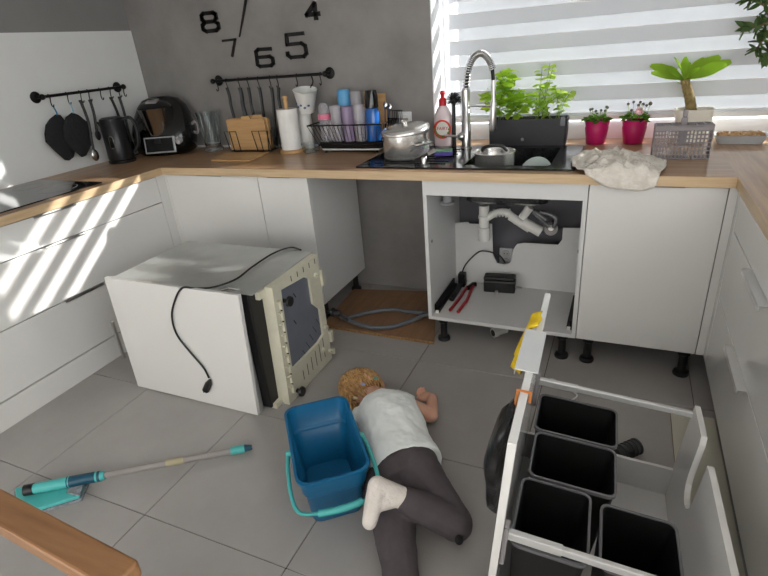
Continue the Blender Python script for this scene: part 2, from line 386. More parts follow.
# frame between outer quad and inner polygon, with depth
ring_o = []
corr = [0, 0, 1, 1, 1, 1, 2, 2, 3]
fr = [0, .75, 1, .25, .5, .8, 1.1, .6, 1]
c_in = sum(iw, Vector())/len(iw)
def edge_pt(p):
    d = p-c_in; best = None
    for i in range(4):
        a, b = ow[i], ow[(i+1) % 4]; e = b-a
        den = d.y*e.z-d.z*e.y
        if abs(den) < 1e-9: continue
        t = ((a.y-c_in.y)*e.z-(a.z-c_in.z)*e.y)/den; u = ((a.y-c_in.y)*d.z-(a.z-c_in.z)*d.y)/den
        if t > 0 and -1e-6 <= u <= 1+1e-6 and (best is None or t < best): best = t
    return c_in+d*best
ang = lambda p: math.atan2(p.z-c_in.z, p.y-c_in.y)
pairs = [(p, edge_pt(p)) for p in iw]
def in_pt(p):
    d = p-c_in; best = None
    for i in range(len(iw)):
        a, b = iw[i], iw[(i+1) % len(iw)]; e = b-a; den = d.y*e.z-d.z*e.y
        if abs(den) < 1e-9: continue
        t = ((a.y-c_in.y)*e.z-(a.z-c_in.z)*e.y)/den; u = ((a.y-c_in.y)*d.z-(a.z-c_in.z)*d.y)/den
        if t > 0 and -1e-6 <= u <= 1+1e-6 and (best is None or t < best): best = t
    return c_in+d*best
pairs += [(in_pt(p), p) for p in ow]
pairs.sort(key=lambda t: ang(t[1]))
back = lambda p: Vector((bx0, p.y, p.z)); mid = lambda p: Vector((bx1-.018, p.y, p.z))
bt_.rings([[p[1] for p in pairs], [p[0] for p in pairs], [mid(p[0]) for p in pairs], [back(p[1]) for p in pairs]], False, True)
base = bt_.build('base_tray', cream, dw)
def parts_from(lst, name, m, par, **k):
    for a, b, *r in lst: S().box(a, b, *r).build(name, m, par, **k)
S().prism([(p.y, p.z) for p in iw], lambda u, v, t: (t, u, v), bx1-.02, bx1-.012).build('base_cover', greypan, dw)
# ribs, slots and bosses of the base
slotm = mat('slot_shadow_plastic', (52, 50, 46), .7, var=.05)
ribs = []; slots = []
for k in range(9):
    z = .05+.052*k; f0 = ow[3]+(ow[0]-ow[3])*((z-.004)/.56)
    ribs += [((bx1-.002, f0.y+.028, z), (bx1+.012, f0.y+.034, z+.036)), ((bx1-.002, f0.y+.012, z+.038), (bx1+.012, f0.y+.034, z+.043))]
    if k < 8: slots.append(((bx1-.001, f0.y+.036, z+.025), (bx1+.0008, f0.y+.048, z+.055)))
for k in range(5): slots.append(((bx1-.001, -.52+.05*k, .545), (bx1+.0008, -.515+.05*k, .57)))
for k in range(6): y = -.55+.04*k; slots.append(((bx1-.001, y, .05), (bx1+.0008, y+.004, .10+.012*k)))
for y, z in ((-.5, .45), (-.53, .33)): slots.append(((bx1-.013, y, z), (bx1-.0115, y+.006, z+.03), (.5, 0, 0)))
for k in range(6): y = -.535+.037*k; slots.append(((bx1-.013, y, .115+.022*k), (bx1-.0112, y+.003, .165+.022*k), (.5, 0, 0)))
parts_from(ribs, 'rib', cream, base); parts_from(slots, 'slot', slotm, base)
parts_from([((bx1-.005, -.29, .42), (bx1+.012, -.272, .50)), ((bx1-.005, -.285, .1), (bx1+.012, -.265, .16)), ((bx1-.03, -.275, .02), (bx1+.008, -.26, .05))], 'lug', cream, base)
for y, z in ((-.33, .49), (-.31, .20), (-.30, .06), (-.36, .10)):
    s = S().lathe([(.0005, 0), (.014, 0), (.012, .012), (.006, .012), (.006, .004), (.0005, .004)], (0, 0, 0), 14)
    s.v = [Vector((bx1+p.z, y+p.x, z+p.y)) for p in s.v]; s.build('boss', cream, base, 40)
s = S().box((.985, -.70, .535), (1.12, -.655, .572)).box((1.02, -.72, .545), (1.06, -.68, .575)); s.build('hinge_bracket', cream, dw, bevel=.003)
s = S().box((1.06, -.73, .004), (1.12, -.66, .03)); s.build('hinge_bracket', cream, dw, bevel=.003)
s = S().tube([(.94, -.75, .58), (1.0, -.73, .592), (1.05, -.71, .578)], .005, 6); s.build('hinge_spring', steel, dw)
for y, z in ((-.592, .487), (-.262, .262), (-.618, .036)):
    ft = S().tube([(bx1-.005, y, z), (bx1+.02, y, z)], .01, 10).build('foot', blackp, dw, 40)
    S().tube([(bx1+.02, y, z), (bx1+.024, y, z), (bx1+.034, y, z)], [.014, .024, .022], 16).build('foot_disc', blackp, ft, 40)
# mains cord of the dishwasher
cpx = [(301, 250, 0), (290, 247.5, 0), (272, 254, 0), (252, 267, 0), (236, 279, 0), (214, 287, 0), (196, 289.5, 0), (183, 293, 1), (174, 303, 1), (172, 318, 1), (177, 335, 1), (190, 352, 1), (203, 367, 1), (209, 378, 1)]
cpts = [atZ(x, y, DZ+.008) if k == 0 else atY(x, y, -.803) for x, y, k in cpx]
cpts[6].z += .006; cpts[7].z = max(cpts[7].z, .606)
cr = S().tube(bez(cpts, 6), .0042, 8).build('power_cord', blackp, dw, 60)
pa, pb = atY(210, 380, -.806), atY(206, 390, -.81)
S().tube([pa, pa+(pb-pa)*.4, pb], [.007, .016, .017], 12).build('plug', blackp, cr, 40)
pd = (pb-pa).normalized()
s = S()
for o_ in (-.008, .008): s.cyl(pb+Vector((o_, 0, 0)), pb+Vector((o_, 0, 0))+pd*.02, .0025, n=8)
s.build('plug_pin', steel, cr, 40)
# grey drain hose across the board
hp = [Vector((1.21, -.258, .261)), atZ(345, 318, .085), atZ(358, 324, .045), atZ(375, 327.5, .036), atZ(395, 326, .036), atZ(413, 320, .036), atZ(428, 314, .045), (1.66, .25, .06)]
hs = thing('drain_hose', 'grey corrugated drain hose looping over the brown board', 'hose', (1.4, .05, .02))
S().tube(bez(hp, 8), .013, 10).build('hose_run', rubber, hs, 60)
hp2 = [atZ(341, 319, .05), atZ(352, 316.5, .04), atZ(370, 312, .036), atZ(392, 309.5, .036), atZ(412, 312, .036), (1.60, .26, .04)]
S().tube(bez(hp2, 8), .012, 10).build('hose_run', rubber, hs, 60)
S().tube([(1.1935, -.262, .262), (1.207, -.262, .262), (1.222, -.258, .26)], .017, 12).build('hose_clamp', blackp, hs, 40)
# brown board in the empty bay
bd = thing('floor_board', 'brown wood-effect chipboard panel on the floor of the empty bay', 'board', (1.28, .27, 0))
pts = [atZ(434, 342, .018), atZ(322, 325, .018), atZ(354, 289, .018), atZ(437, 291.5, .018)]
S().prism([(p.x, p.y) for p in pts], lambda u, v, t: (u, v, t), 0.003, .0175).build('core', chipedge, bd)
S().prism([(p.x, p.y) for p in pts], lambda u, v, t: (u, v, t), .0175, .0185).build('veneer', chip, bd)
# lengths of white board by the right run
wbd = thing('plinth_board', 'cream white board lying flat on the floor below the right run', 'board', (2.77, -.9, 0))
p_ = [atZ(667, 414, .012), atZ(713, 420, .012)]
box((2.70, -2.0, 0), (2.852, -.245, .011)).build('core', mat('board_core', (150, 130, 100), .8, var=.1), wbd); box((2.70, -2.0, .011), (2.852, -.245, .0125)).build('laminate', mat('cream_laminate', (196, 192, 176), .35, var=.03), wbd)

# ------------------------------------------------------------------ waste drawer standing on the floor
def rrect(hx, hy, r, z, c=(0, 0), k=4):
    pts = []
    for sx, sy, a0 in ((1, 1, 0), (-1, 1, PI/2), (-1, -1, PI), (1, -1, 3*PI/2)):
        for i in range(k+1):
            a = a0+PI/2*i/k; pts.append(Vector((c[0]+sx*(hx-r)+r*math.cos(a), c[1]+sy*(hy-r)+r*math.sin(a), z)))
    return pts
wd = thing('waste_pullout', 'white pulled-out waste sorting unit with metal rails standing on the floor', 'waste unit', (2.175, -.684, 0), math.radians(1.9))
wd.matrix_basis = Matrix.Translation((2.175, -.684, 0)) @ Matrix.Rotation(math.radians(1.9), 4, 'Z') @ Matrix.Rotation(math.radians(5), 4, 'Y')
def L(o): return dict(parent=o, world=False)
box((0, -.70, .004), (.0185, 0, .70)).build('front_panel', white, wd, world=False, bevel=.0015)
hd = box((-.026, -.445, .7005), (.03, -.245, .7035)).build('handle', HL, wd, world=False, bevel=.0008)
box((-.026, -.445, .686), (-.0235, -.245, .7005)).build('handle_lip', HL, hd, world=False)
for y in (-.045, -.665):
    r = S().box((.0186, y-.007, .388), (.48, y+.007, .408)).build('gallery_rail', HL, wd, world=False, bevel=.003)
    S().box((.0186, y-.0085, .386), (.15, y+.0085, .41)).build('rail_sleeve', HL, r, world=False, bevel=.003)
    S().box((.0186, y-.006, .048), (.48, y+.006, .17)).build('drawer_side', HL, wd, world=False, bevel=.002)
    S().box((.0186, y-.012, .30), (.03, y+.012, .43)).build('rail_bracket', greyplas, wd, world=False, bevel=.002)
box((.0186, -.659, .048), (.48, -.051, .06)).build('bottom_panel', whitem, wd, world=False)
nt_ = [(-.035, .046), (-.035, .425), (-.175, .425)]
nt_ += [(-.185-.0*k, .40-.05*k) for k in range(3)]+[(-.187-.05*(1-math.cos(a)), .28-.06*math.sin(a)) for a in [PI*i/8 for i in range(9)]]+[(-.29, .36), (-.292, .425), (-.675, .425), (-.675, .046)]
S().prism(nt_, lambda u, v, t: (t, u, v), .48, .496).build('back_panel', white, wd, world=False)
binm = mat('black_bin_plastic', (16, 16, 17), .45, var=.1); rimm = mat('bin_rim_grey', (98, 98, 100), .35, var=.05)
for lx0, lx1, ly0, ly1, lab in ((.038, .277, -.237, -.054, 'black waste bin nearest the sink cabinet in the pulled-out drawer'), (.046, .273, -.428, -.243, 'black waste bin second from the sink cabinet, wide, in the pulled-out drawer'),
                           (.034, .212, -.657, -.436, 'black waste bin beside the drawer front, below the near rail'), (.233, .41, -.645, -.452, 'black waste bin at the back corner, beside the notched drawer back')):
    cx, cy = (lx0+lx1)/2, (ly0+ly1)/2; hx, hy = (lx1-lx0)/2, (ly1-ly0)/2
    wc = wd.matrix_basis @ Vector((cx, cy, .0605))
    b = thing('waste_bin', lab, 'bin', wc, math.radians(1.9), 'waste bins in the drawer')
    b.matrix_basis = wd.matrix_basis @ Matrix.Translation((cx, cy, .0605))
    zt_ = .298
    S().rings([rrect(hx-.022, hy-.022, .02, 0), rrect(hx-.005, hy-.005, .02, zt_-.02), rrect(hx-.005, hy-.005, .02, zt_-.004), rrect(hx-.0062, hy-.0062, .018, zt_-.004), rrect(hx-.026, hy-.026, .018, .004)]).build('body', binm, b, 40, world=False)
    S().rings([rrect(hx-.0045, hy-.0045, .02, zt_-.012), rrect(hx, hy, .022, zt_-.01), rrect(hx, hy, .022, zt_), rrect(hx-.006, hy-.006, .018, zt_), rrect(hx-.006, hy-.006, .018, zt_-.01)], False, True).build('rim', rimm, b, 40, world=False)
# yellow cloth and black bag on the outside of the drawer front
yel = mat('yellow_cloth', (232, 196, 30), .7, var=.08, vs=30, bump=.3)
g = S(); nu, nv = 10, 14; vs = []
for i in range(nu+1):
    for j in range(nv+1):
        u, v = i/nu, j/nv
        z = .70-.15*v-.03*u*v; y = -.15-.085*u*(1-.35*v)
        vs.append((-.012-.028*v-.012*math.sin(u*9+v*2)*(.3+v)-(0 if v > .03 else -.02), y, z+(.012 if v < .08 else 0)))
g.add(vs, [(i*(nv+1)+j, (i+1)*(nv+1)+j, (i+1)*(nv+1)+j+1, i*(nv+1)+j+1) for i in range(nu) for j in range(nv)])
g.v = [wd.matrix_basis @ p for p in g.v]
yc = tag(g.build('cleaning_cloth', yel, None, 60), 'yellow cleaning cloth hanging over the top of the white drawer front', 'cloth')
sm = yc.modifiers.new('solid', 'SOLIDIFY'); sm.thickness = .004
bagm = mat('black_glossy_bag', (18, 18, 20), .3, var=.2, vs=20, bump=.5, bs=25)
rs = []
for k in range(13):
    t = k/12; z = .665-.36*t; w_ = .04+.04*math.sin(PI*min(1, t*1.15))+.012*math.sin(t*17); d_ = .008+.020*math.sin(PI*t)**.7
    cy = -.56+.05*t; ring = []
    for j in range(20):
        a = 2*PI*j/20; rr_ = 1+.12*math.sin(3*a+t*9)
        ring.append(wd.matrix_basis @ Vector((-.004-d_+d_*math.cos(a)*min(rr_, 1), cy+w_*math.sin(a)*rr_, z+.012*math.sin(5*a+t*4))))
    rs.append(ring)
bg = thing('hanging_bag', 'black crumpled bag hanging on the outer side of the drawer front', 'bag', wd.matrix_basis @ Vector((-.03, -.58, .26)))
S().rings(rs).build('pouch', bagm, bg, 60)
hkp = [wd.matrix_basis @ Vector(p) for p in ((.0235, -.53, .68), (.0235, -.53, .706), (-.0052, -.53, .706), (-.0065, -.53, .655))]
S().tube(hkp, .004, 6).build('hanger', mat('orange_hook', (196, 120, 60), .5, var=.05), bg)
# loose bits on the floor
wc_ = [atZ(540, 383, .006), atZ(552, 379, .006), atZ(560, 384, .006), atZ(572, 391, .006), atZ(577, 396, .006), atZ(568, 401, .006), atZ(552, 399, .006), atZ(541, 402, .006)]
tag(S().tube(bez(wc_, 6), .0035, 6).build('thin_cable', pvc, None, 60), 'thin white cable lying on the floor beside the waste drawer', 'cable')
pf = thing('pipe_fitting', 'dark grey ribbed pipe end lying on the floor beside the bins', 'pipe', (2.545, -.58, 0))
pa_, pb_ = atZ(616, 455, .032), atZ(637, 446, .032)
S().tube([pa_, pb_], .026, 16).build('tube', mat('dark_grey_pipe', (70, 70, 72), .5, var=.1), pf, 40)
for k in range(5):
    c0 = pa_+(pb_-pa_)*(.25+.17*k); S().tube([c0, c0+(pb_-pa_).normalized()*.007], .031, 16).build('rib', MATS['dark_grey_pipe'], pf, 40)
pf2 = thing('pipe_end', 'white plastic pipe end lying on the floor under the sink cabinet', 'pipe', (1.93, .17, 0))
pa_, pb_ = atZ(493, 333, .026), atZ(506, 329, .026)
S().tube([pa_, pa_+(pb_-pa_)*.3, pa_+(pb_-pa_)*.31, pb_], [.026, .026, .022, .022], 16).build('tube', pipew, pf2, 40); S().tube([pa_-(pb_-pa_).normalized()*.002, pa_], .018, 16).build('bore', blackp, pf2)

# ------------------------------------------------------------------ inside the sink cabinet
st = thing('sink_trap', 'white plastic sink trap and waste pipes under the sink', 'pipe', (1.95, .3, .60))
def A3(px, py): return atY(px, py, .36)
t0_, t1_ = A3(485, 211), A3(484, 240)
S().lathe([(.001, 0), (.03, .0), (.032, .01), (.032, .07), (.026, .075), (.026, .12), (.03, .122), (.03, .135), (.026, .137), (.026, .19)], (t1_.x, t1_.y, t1_.z), 20).build('bottle_trap', pipew, st, 40)
S().tube(bez([A3(487, 218), A3(498, 212), A3(508, 213), A3(517, 222)], 5), .019, 12).build('corrugated_bend', pipew, st, 60)
for k in range(6):
    p = A3(493+3.2*k, 213.5-.4*k+(k > 3)*1.2*k/4); S().tube([p, p+Vector((.006, 0, 0))], .023, 14).build('bend_ring', pipew, st, 40)
S().tube([A3(510, 216), A3(530, 229)], .022, 14).build('cross_pipe', pipew, st, 40)
S().tube([A3(523, 222), A3(541, 232)], .027, 14).build('pipe_collar', pipew, st, 40)
S().tube([A3(522, 218), A3(530, 207)], .021, 14).build('branch_pipe', pipew, st, 40)
wv = thing('water_valve', 'grey metal water inlet valve with hoses on the wall under the sink', 'valve', (2.12, .5, .62))
S().tube([atY(549, 229, .59), atY(551, 229, .5)], .035, 16).build('wall_plate', greyplas, wv, 40); S().tube([atY(551, 229, .5), atY(551, 228, .46)], .016, 10).build('spindle', steel, wv, 40)
for q_ in ([(533, 213), (541, 220), (550, 228)], [(540, 212), (549, 214), (556, 219), (553, 228)], [(526, 208), (538, 214), (546, 220)]):
    S().tube(bez([atY(x, y, .47) for x, y in q_], 5), .011, 8).build('supply_hose', mat('braided_hose', (130, 130, 132), .4, metal=.5, var=.3, vs=90), wv, 60)
sc = thing('wall_socket', 'white double power socket on the shaded wall inside the sink cabinet', 'socket', atY(506, 257, YW))
pS = atY(506, 257, YW-.006)
box((pS.x-.038, YW-.012, pS.z-.055), (pS.x+.038, YW-.0005, pS.z+.055)).build('plate', pvc, sc, bevel=.004)
for dz in (-.025, .025):
    k_ = S().tube([(pS.x, YW-.0122, pS.z+dz), (pS.x, YW-.016, pS.z+dz)], [.021, .019], 20).build('socket_face', whitem, sc, 40)
    for dx in (-.008, .008): S().tube([(pS.x+dx, YW-.0161, pS.z+dz), (pS.x+dx, YW-.017, pS.z+dz)], .003, 8).build('pin_hole', blackp, k_)
tf = thing('power_adapter', 'black power adapter box on the floor of the sink cabinet', 'adapter', (1.87, .40, .1516), math.radians(5))
box((-.085, -.035, 0), (.085, .035, .07)).build('case', blackp, tf, world=False, bevel=.008); box((-.085, -.04, .07), (.085, .03, .095)).build('lid', blackm, tf, world=False, bevel=.01)
S().tube([(.085, 0, .03), (.12, -.01, .03)], .005, 8).build('cable_stub', greyplas, tf, world=False); box((-.02, -.055, .0), (-.005, -.034, .018)).build('clip', greyplas, tf, world=False)
cb = S().tube(bez([(1.654, .41, .236), atY(466, 264, .41), atY(477, 253, .43), atY(485, 251, .45), atY(496.5, 254, .455), atY(501, 257, .51), (pS.x, YW-.03, pS.z-.025)], 6), .004, 6).build('adapter_cord', blackp, None, 60)
tag(cb, 'black cord running from the tool pile to the cabinet socket', 'cord')
dr = thing('power_tool', 'small black tool lying in the left corner of the sink cabinet', 'tool', (1.66, .30, .151))
S().tube([(1.652, .20, .169), (1.652, .38, .169)], .0165, 8).build('body', blackp, dr, 40, bevel=.003)
S().box((1.634, .385, .1515), (1.674, .43, .235)).build('battery', blackm, dr, bevel=.006)
pl = thing('pliers', 'red handled water pump pliers on the sink cabinet floor', 'pliers', (1.69, .25, .151))
redp = mat('red_handle', (150, 32, 38), .4, var=.1)
for q_ in ([(450, 310), (459, 299), (463, 293), (467, 287)], [(458, 312), (464, 304), (467, 300), (471, 290), (473, 286)]):
    S().tube(bez([atZ(x, y, .164) for x, y in q_], 5), [.009]*(5*(len(q_)-1)+1), 8).build('handle', redp, pl, 60)
S().tube([atZ(468, 288, .1665), atZ(473, 284.5, .1665), atZ(476, 284, .1665)], [.013, .0145, .012], 10).build('jaw', blackm, pl, 40)

# ------------------------------------------------------------------ sink, tap and things on it
si = thing('kitchen_sink', 'black composite sink with drainer set in the back worktop', 'sink', (1.73, .31, H))
bx = (1.755, 2.135, .115, .50); zt = H+.008
HR = H+.0004; s = S(); s.box((SX0-.005, SY0-.005, HR), (bx[0], SY1+.005, zt)).box((bx[1], SY0-.005, HR), (SX1+.005, SY1+.005, zt)).box((bx[0], SY0-.005, HR), (bx[1], bx[2], zt)).box((bx[0], bx[3], HR), (bx[1], SY1+.005, zt))
s.build('rim', blackmat, si)
s = S(); c_ = ((bx[0]+bx[1])/2, (bx[2]+bx[3])/2); hx, hy = (bx[1]-bx[0])/2, (bx[3]-bx[2])/2
s.rings([rrect(hx, hy, .03, zt-.001, c_), rrect(hx-.008, hy-.008, .04, H-.16, c_), rrect(hx-.03, hy-.03, .04, H-.175, c_)], False)
n_ = 20; s.add(rrect(hx-.03, hy-.03, .04, H-.175, c_), [tuple(range(n_))])
s.rings([rrect(hx+.003, hy+.003, .03, H-.005, c_), rrect(hx, hy, .04, H-.165, c_), rrect(hx-.03, hy-.03, .04, H-.182, c_)], False).add(rrect(hx-.03, hy-.03, .04, H-.182, c_), [tuple(range(n_))])
s.build('bowl', blackmat, si, 40, recalc=False)
for k in range(7): box((1.30, .13+.055*k, zt), (1.66, .138+.055*k, zt+.003)).build('drainer_rib', blackmat, si, bevel=.001)
S().lathe([(.001, 0), (.022, 0), (.022, .004), (.016, .006), (.001, .006)], (2.05, .44, H-.174), 18).build('drain', steel, si, 40)
S().lathe([(.014, 0), (.015, .03), (.012, .036), (.001, .036)], (1.565, .11, zt+.001), 16).build('drain_knob', steel, si, 40)
sdp = atY(440, 212, .2)
S().lathe([(.001, 0), (.036, 0), (.036, .008), (.024, .012), (.024, .13), (.02, .15)], (max(sdp.x, 1.646), .2, .70), 18).build('soap_bottle', mat('frosted_plastic', (205, 205, 208), .3, trans=.5, var=.02), si, 40)
fa = thing('spring_faucet', 'tall chrome kitchen tap with spring spout behind the sink', 'faucet', (1.66, .5, zt))
chrome = mat('chrome_dull', (205, 204, 202), .28, metal=1, var=.04)
fp = lambda x, y: atY(x, y, .5)
bz = Vector((1.662, .5, zt+.0006))
S().lathe([(.001, 0), (.03, 0), (.03, .006), (.024, .01), (.024, .14), (.02, .145), (.02, .29), (.001, .29)], bz, 20).build('column', chrome, fa, 40)
arc = bez([bz+Vector((0, 0, .28)), fp(468, 72), fp(473, 58), fp(481, 53), fp(488, 58), fp(492, 68), fp(493.5, 82)], 8)
S().tube(arc, .009, 10).build('hose', blackm, fa, 60)
hel = []; turns = 34; m_ = len(arc)-1
for k in range(turns*10+1):
    t = k/(turns*10)*m_*.86; i = min(int(t), m_-1); p = arc[i].lerp(arc[i+1], t-i); tg = (arc[i+1]-arc[i]).normalized(); u = Vector((0, 1, 0)); v = tg.cross(u); a = 2*PI*k/10
    hel.append(p+u*.0155*math.cos(a)+v*.0155*math.sin(a))
S().tube(hel, .0028, 6).build('spring', chrome, fa, 60)
S().tube([fp(493.5, 80), fp(493.5, 100), fp(493.3, 103), fp(493, 128), fp(492.8, 131)], [.011, .012, .016, .017, .013], 14).build('spray_head', chrome, fa, 40)
S().tube([fp(466, 106), fp(493, 106)], .005, 8).build('support_arm', chrome, fa, 40)
S().tube([bz+Vector((-.02, -.005, .06)), fp(450, 136), fp(444, 135)], [.008, .006, .005], 10).build('lever', chrome, fa, 40); S().ball(bz+Vector((-.02, -.015, .062)), .022, 14, 10).build('lever_joint', chrome, fa, 60)
# dish soap bottle with its label
ds = thing('dish_soap_bottle', 'clear pink dish soap bottle with red cap beside the tap', 'bottle', (1.512, .585, zt))
pinkb = mat('pink_clear_plastic', (240, 224, 226), .2, trans=.3, var=.02)
S().lathe([(.001, 0), (.05, 0), (.053, .01), (.053, .13), (.048, .155), (.032, .19), (.02, .205), (.018, .215)], (1.512, .585, zt), 24, ey=.62).build('body', pinkb, ds, 50)
redc = mat('red_cap', (196, 30, 44), .35, var=.04)
cp_ = S().lathe([(.02, .208), (.02, .238), (.014, .245), (.009, .248), (.009, .262), (.013, .266), (.013, .278), (.006, .284)], (1.512, .585, zt), 18).build('cap', redc, ds, 50)
yl = .585-.0337
def disc(c, r, y, h, n=24, ex=1): return S().prism([(c[0]+r*ex*math.cos(2*PI*j/n), c[1]+r*math.sin(2*PI*j/n)) for j in range(n)], lambda u, v, t: (u, t, v), y, y-h)
lz = zt+.09
lb = disc((1.516, lz), .050, yl, .0012).build('label', mat('label_red', (214, 70, 52), .5, var=.1, vs=40), ds)
disc((1.518, lz+.004), .036, yl-.0012, .0008).build('label_center', mat('label_white', (240, 236, 228), .5, var=.02), lb)
for k in range(7):
    a = PI+PI*k/6; disc((1.516+.039*math.cos(a), lz+.039*math.sin(a)), .007, yl-.0012, .0009, 8).build('label_leaf', mat('label_green', (96, 140, 60), .5, var=.1), lb)
def text(body, size, M, name, m, par, ext=.0006):
    cu = bpy.data.curves.new(name, 'FONT'); cu.body = body; cu.size = size; cu.extrude = ext; cu.align_x = 'CENTER'; cu.align_y = 'CENTER'
    o = bpy.data.objects.new(name, cu); COL.objects.link(o)
    me = bpy.data.meshes.new_from_object(o.evaluated_get(bpy.context.evaluated_depsgraph_get())); bpy.data.objects.remove(o)
    me.transform(par_inv(par) @ M); me.materials.append(m); q = bpy.data.objects.new(name, me); COL.objects.link(q); q.parent = par; return q
def par_inv(p):
    i = p.matrix_basis.inverted()
    return i if p.parent is None else i @ p.parent.matrix_basis.inverted()
text('FAIRY', .024, Matrix.Translation((1.518, yl-.0024, lz+.004)) @ Matrix.Rotation(PI/2, 4, 'X'), 'label_lettering', redc, lb)
# dish brush
br = thing('dish_brush', 'black dish brush standing bristles up beside the soap bottle', 'brush', (1.578, .56, zt))
S().tube([(1.578, .56, zt+.0008), (1.578, .56, zt+.05), (1.58, .56, zt+.22)], [.012, .011, .009], 10).build('handle', blackp, br, 40); S().ball((1.581, .56, zt+.235), .021).build('head', blackp, br, 60)
s = S()
for k in range(170):
    a, b_ = random.uniform(0, 2*PI), random.uniform(-.5, 1.4); d_ = Vector((math.cos(a)*math.cos(b_), math.sin(a)*math.cos(b_), math.sin(b_)))
    s.cyl(Vector((1.581, .56, zt+.235))+d_*.015, Vector((1.581, .56, zt+.235))+d_*.04, .0013, n=4)
o_ = s.build('bristles', blackp, br); o_['kind'] = 'stuff'
spg = thing('sponge', 'purple sponge with a green scouring side on the sink drainer', 'sponge', (1.60, .30, zt), .2)
box((-.045, -.028, .004), (.045, .028, .024)).build('foam', mat('purple_sponge', (84, 70, 150), .9, var=.15, vs=60, bump=.6), spg, world=False, bevel=.007); box((-.044, -.027, .024), (.044, .027, .032)).build('scourer', mat('scourer', (96, 140, 110), .95, var=.2, vs=90), spg, world=False, bevel=.003)

# big stainless pot on the drainer
def rnd(par, name, prof, c, m, n=28, sm=45): return S().lathe(prof, c, n).build(name, m, par, sm)
pc = Vector((1.41, .285, zt+.0035))
po = thing('cooking_pot', 'large stainless steel pot with tilted lid on the sink drainer', 'pot', pc)
steel2 = mat('satin_steel', (222, 220, 216), .22, metal=.82, var=.04, vs=10)
rnd(po, 'body', [(.001, 0), (.112, 0), (.117, .006), (.117, .115), (.121, .118), (.117, .119), (.114, .115), (.114, .006), (.001, .004)], pc, steel2, 36)
ld = S().lathe([(.122, -.004), (.124, .004), (.12, .014), (.112, .020), (.07, .030), (.001, .034)], (0, 0, 0), 36)
Rm = Matrix.Translation(pc+Vector((0, 0, .126))) @ Matrix.Rotation(math.radians(5), 4, 'X') @ Matrix.Rotation(math.radians(-3), 4, 'Y'); ld.v = [Rm @ p for p in ld.v]
ldo = ld.build('lid', steel2, po, 45)
kb = S().lathe([(.012, .034), (.012, .046), (.02, .05), (.02, .056), (.001, .06)], (0, 0, 0), 16); kb.v = [Rm @ p for p in kb.v]; kb.build('knob', steel, ldo, 45)
for a in (-.55, 2.6):
    d_ = Vector((math.cos(a), math.sin(a), 0)); e_ = Vector((-d_.y, d_.x, 0)); b0 = pc+d_*.112+Vector((0, 0, .075))
    S().tube(bez([b0-e_*.045, b0-e_*.04+d_*.035, b0+e_*.04+d_*.035, b0+e_*.045], 6), .0055, 8).build('handle', steel, po, 60)
s = thing('utensil', 'black and steel kitchen utensil leaning on the pot', 'utensil', (1.53, .2, zt)); S().tube([(1.50, .15, zt+.012), (1.555, .19, zt+.035)], .005, 8).build('handle', blackp, s, 40); S().tube([(1.555, .19, zt+.035), (1.585, .215, zt+.05)], [(.012, .003), (.016, .003)], 8).build('blade', steel, s, 40)
# small pot and plates in the bowl
pc = Vector((1.862, .27, H-.171))
p2 = thing('saucepan', 'small shiny steel saucepan standing in the sink bowl', 'pot', pc)
rnd(p2, 'body', [(.001, 0), (.075, 0), (.085, .01), (.095, .205), (.099, .21), (.095, .212), (.091, .205), (.081, .012), (.001, .008)], pc, steel2, 32)
S().tube(bez([pc+Vector((-.06, -.0, .212)), pc+Vector((-.04, -.01, .232)), pc+Vector((.03, -.01, .237)), pc+Vector((.06, .0, .212))], 6), .008, 8).build('handle', blackp, p2, 60)
plm = mat('pale_glass_plate', (206, 218, 214), .12, var=.03)
for k, (lab) in enumerate(('front pale plate leaning in the sink bowl', 'middle pale plate leaning in the sink bowl', 'back pale plate leaning in the sink bowl')):
    Rm = Matrix.Translation((2.046, .25+.05*k, H-.085)) @ Matrix.Rotation(math.radians(-22), 4, 'Y') @ Matrix.Rotation(math.radians(58), 4, 'X')
    q_ = S().lathe([(.001, 0), (.05, 0), (.058, .004), (.08, .012), (.08, .015), (.057, .008), (.001, .004)], (0, 0, 0), 32); q_.v = [Rm @ p for p in q_.v]
    tag(q_.build('plate', plm, None, 40), lab, 'plate', 'plates in the sink')
gk = S().lathe([(.018, 0), (.022, .05), (.02, .05), (.016, .003), (.001, .003)], (1.985, .15, H-.06), 18).build('small_glass', steel, None, 40)
gk.location.z = -.11; tag(gk, 'small steel cup standing in the sink bowl beside the plates', 'cup')

# ------------------------------------------------------------------ plants on the sill
basil = fabric_mat('basil_leaf', (186, 218, 80), 0, .62); basil2 = fabric_mat('parsley_leaf', (196, 224, 108), 0, .62)
stemm = mat('green_stem', (120, 150, 60), .6, var=.1); soil = mat('soil', (52, 40, 32), .95, var=.3, vs=60, bump=.5)
def leaf_mesh(name, m, l, w_, curl=.25, thick=0, n=6, obov=False):
    s = S(); vs = []
    for i in range(n+1):
        t = i/n; ww = w_*math.sin(PI*min(1, .04+t*.96))**.75*((1-.25*t) if not obov else (.3+.85*t)) if 0 < i < n else w_*(.08 if i == 0 or not obov else .25)
        for j in (-1, 0, 1): vs.append((l*t, j*ww, -curl*l*t*t+(.18*ww if j else 0)+(thick if j == 0 else 0)))
    fs = [(i*3+j, i*3+j+1, i*3+j+4, i*3+j+3) for i in range(n) for j in range(2)]
    if thick:
        k = len(vs); vs += [(x, y, z-2*thick if y == 0 else z-.0005) for x, y, z in vs]; fs += [(k+d, k+c, k+b, k+a) for a, b, c, d in fs]
    s.add(vs, fs); o = s.build(name, m, None, 180, recalc=False); return o
def orient(p, d, roll=0, sc=1):
    d = Vector(d).normalized(); q = d.to_track_quat('X', 'Z'); return Matrix.Translation(p) @ q.to_matrix().to_4x4() @ Matrix.Rotation(roll, 4, 'X') @ Matrix.Scale(sc, 4)
pln = thing('planter_box', 'long black self-watering planter box on the sill behind the sink', 'planter', (1.955, .64, H))
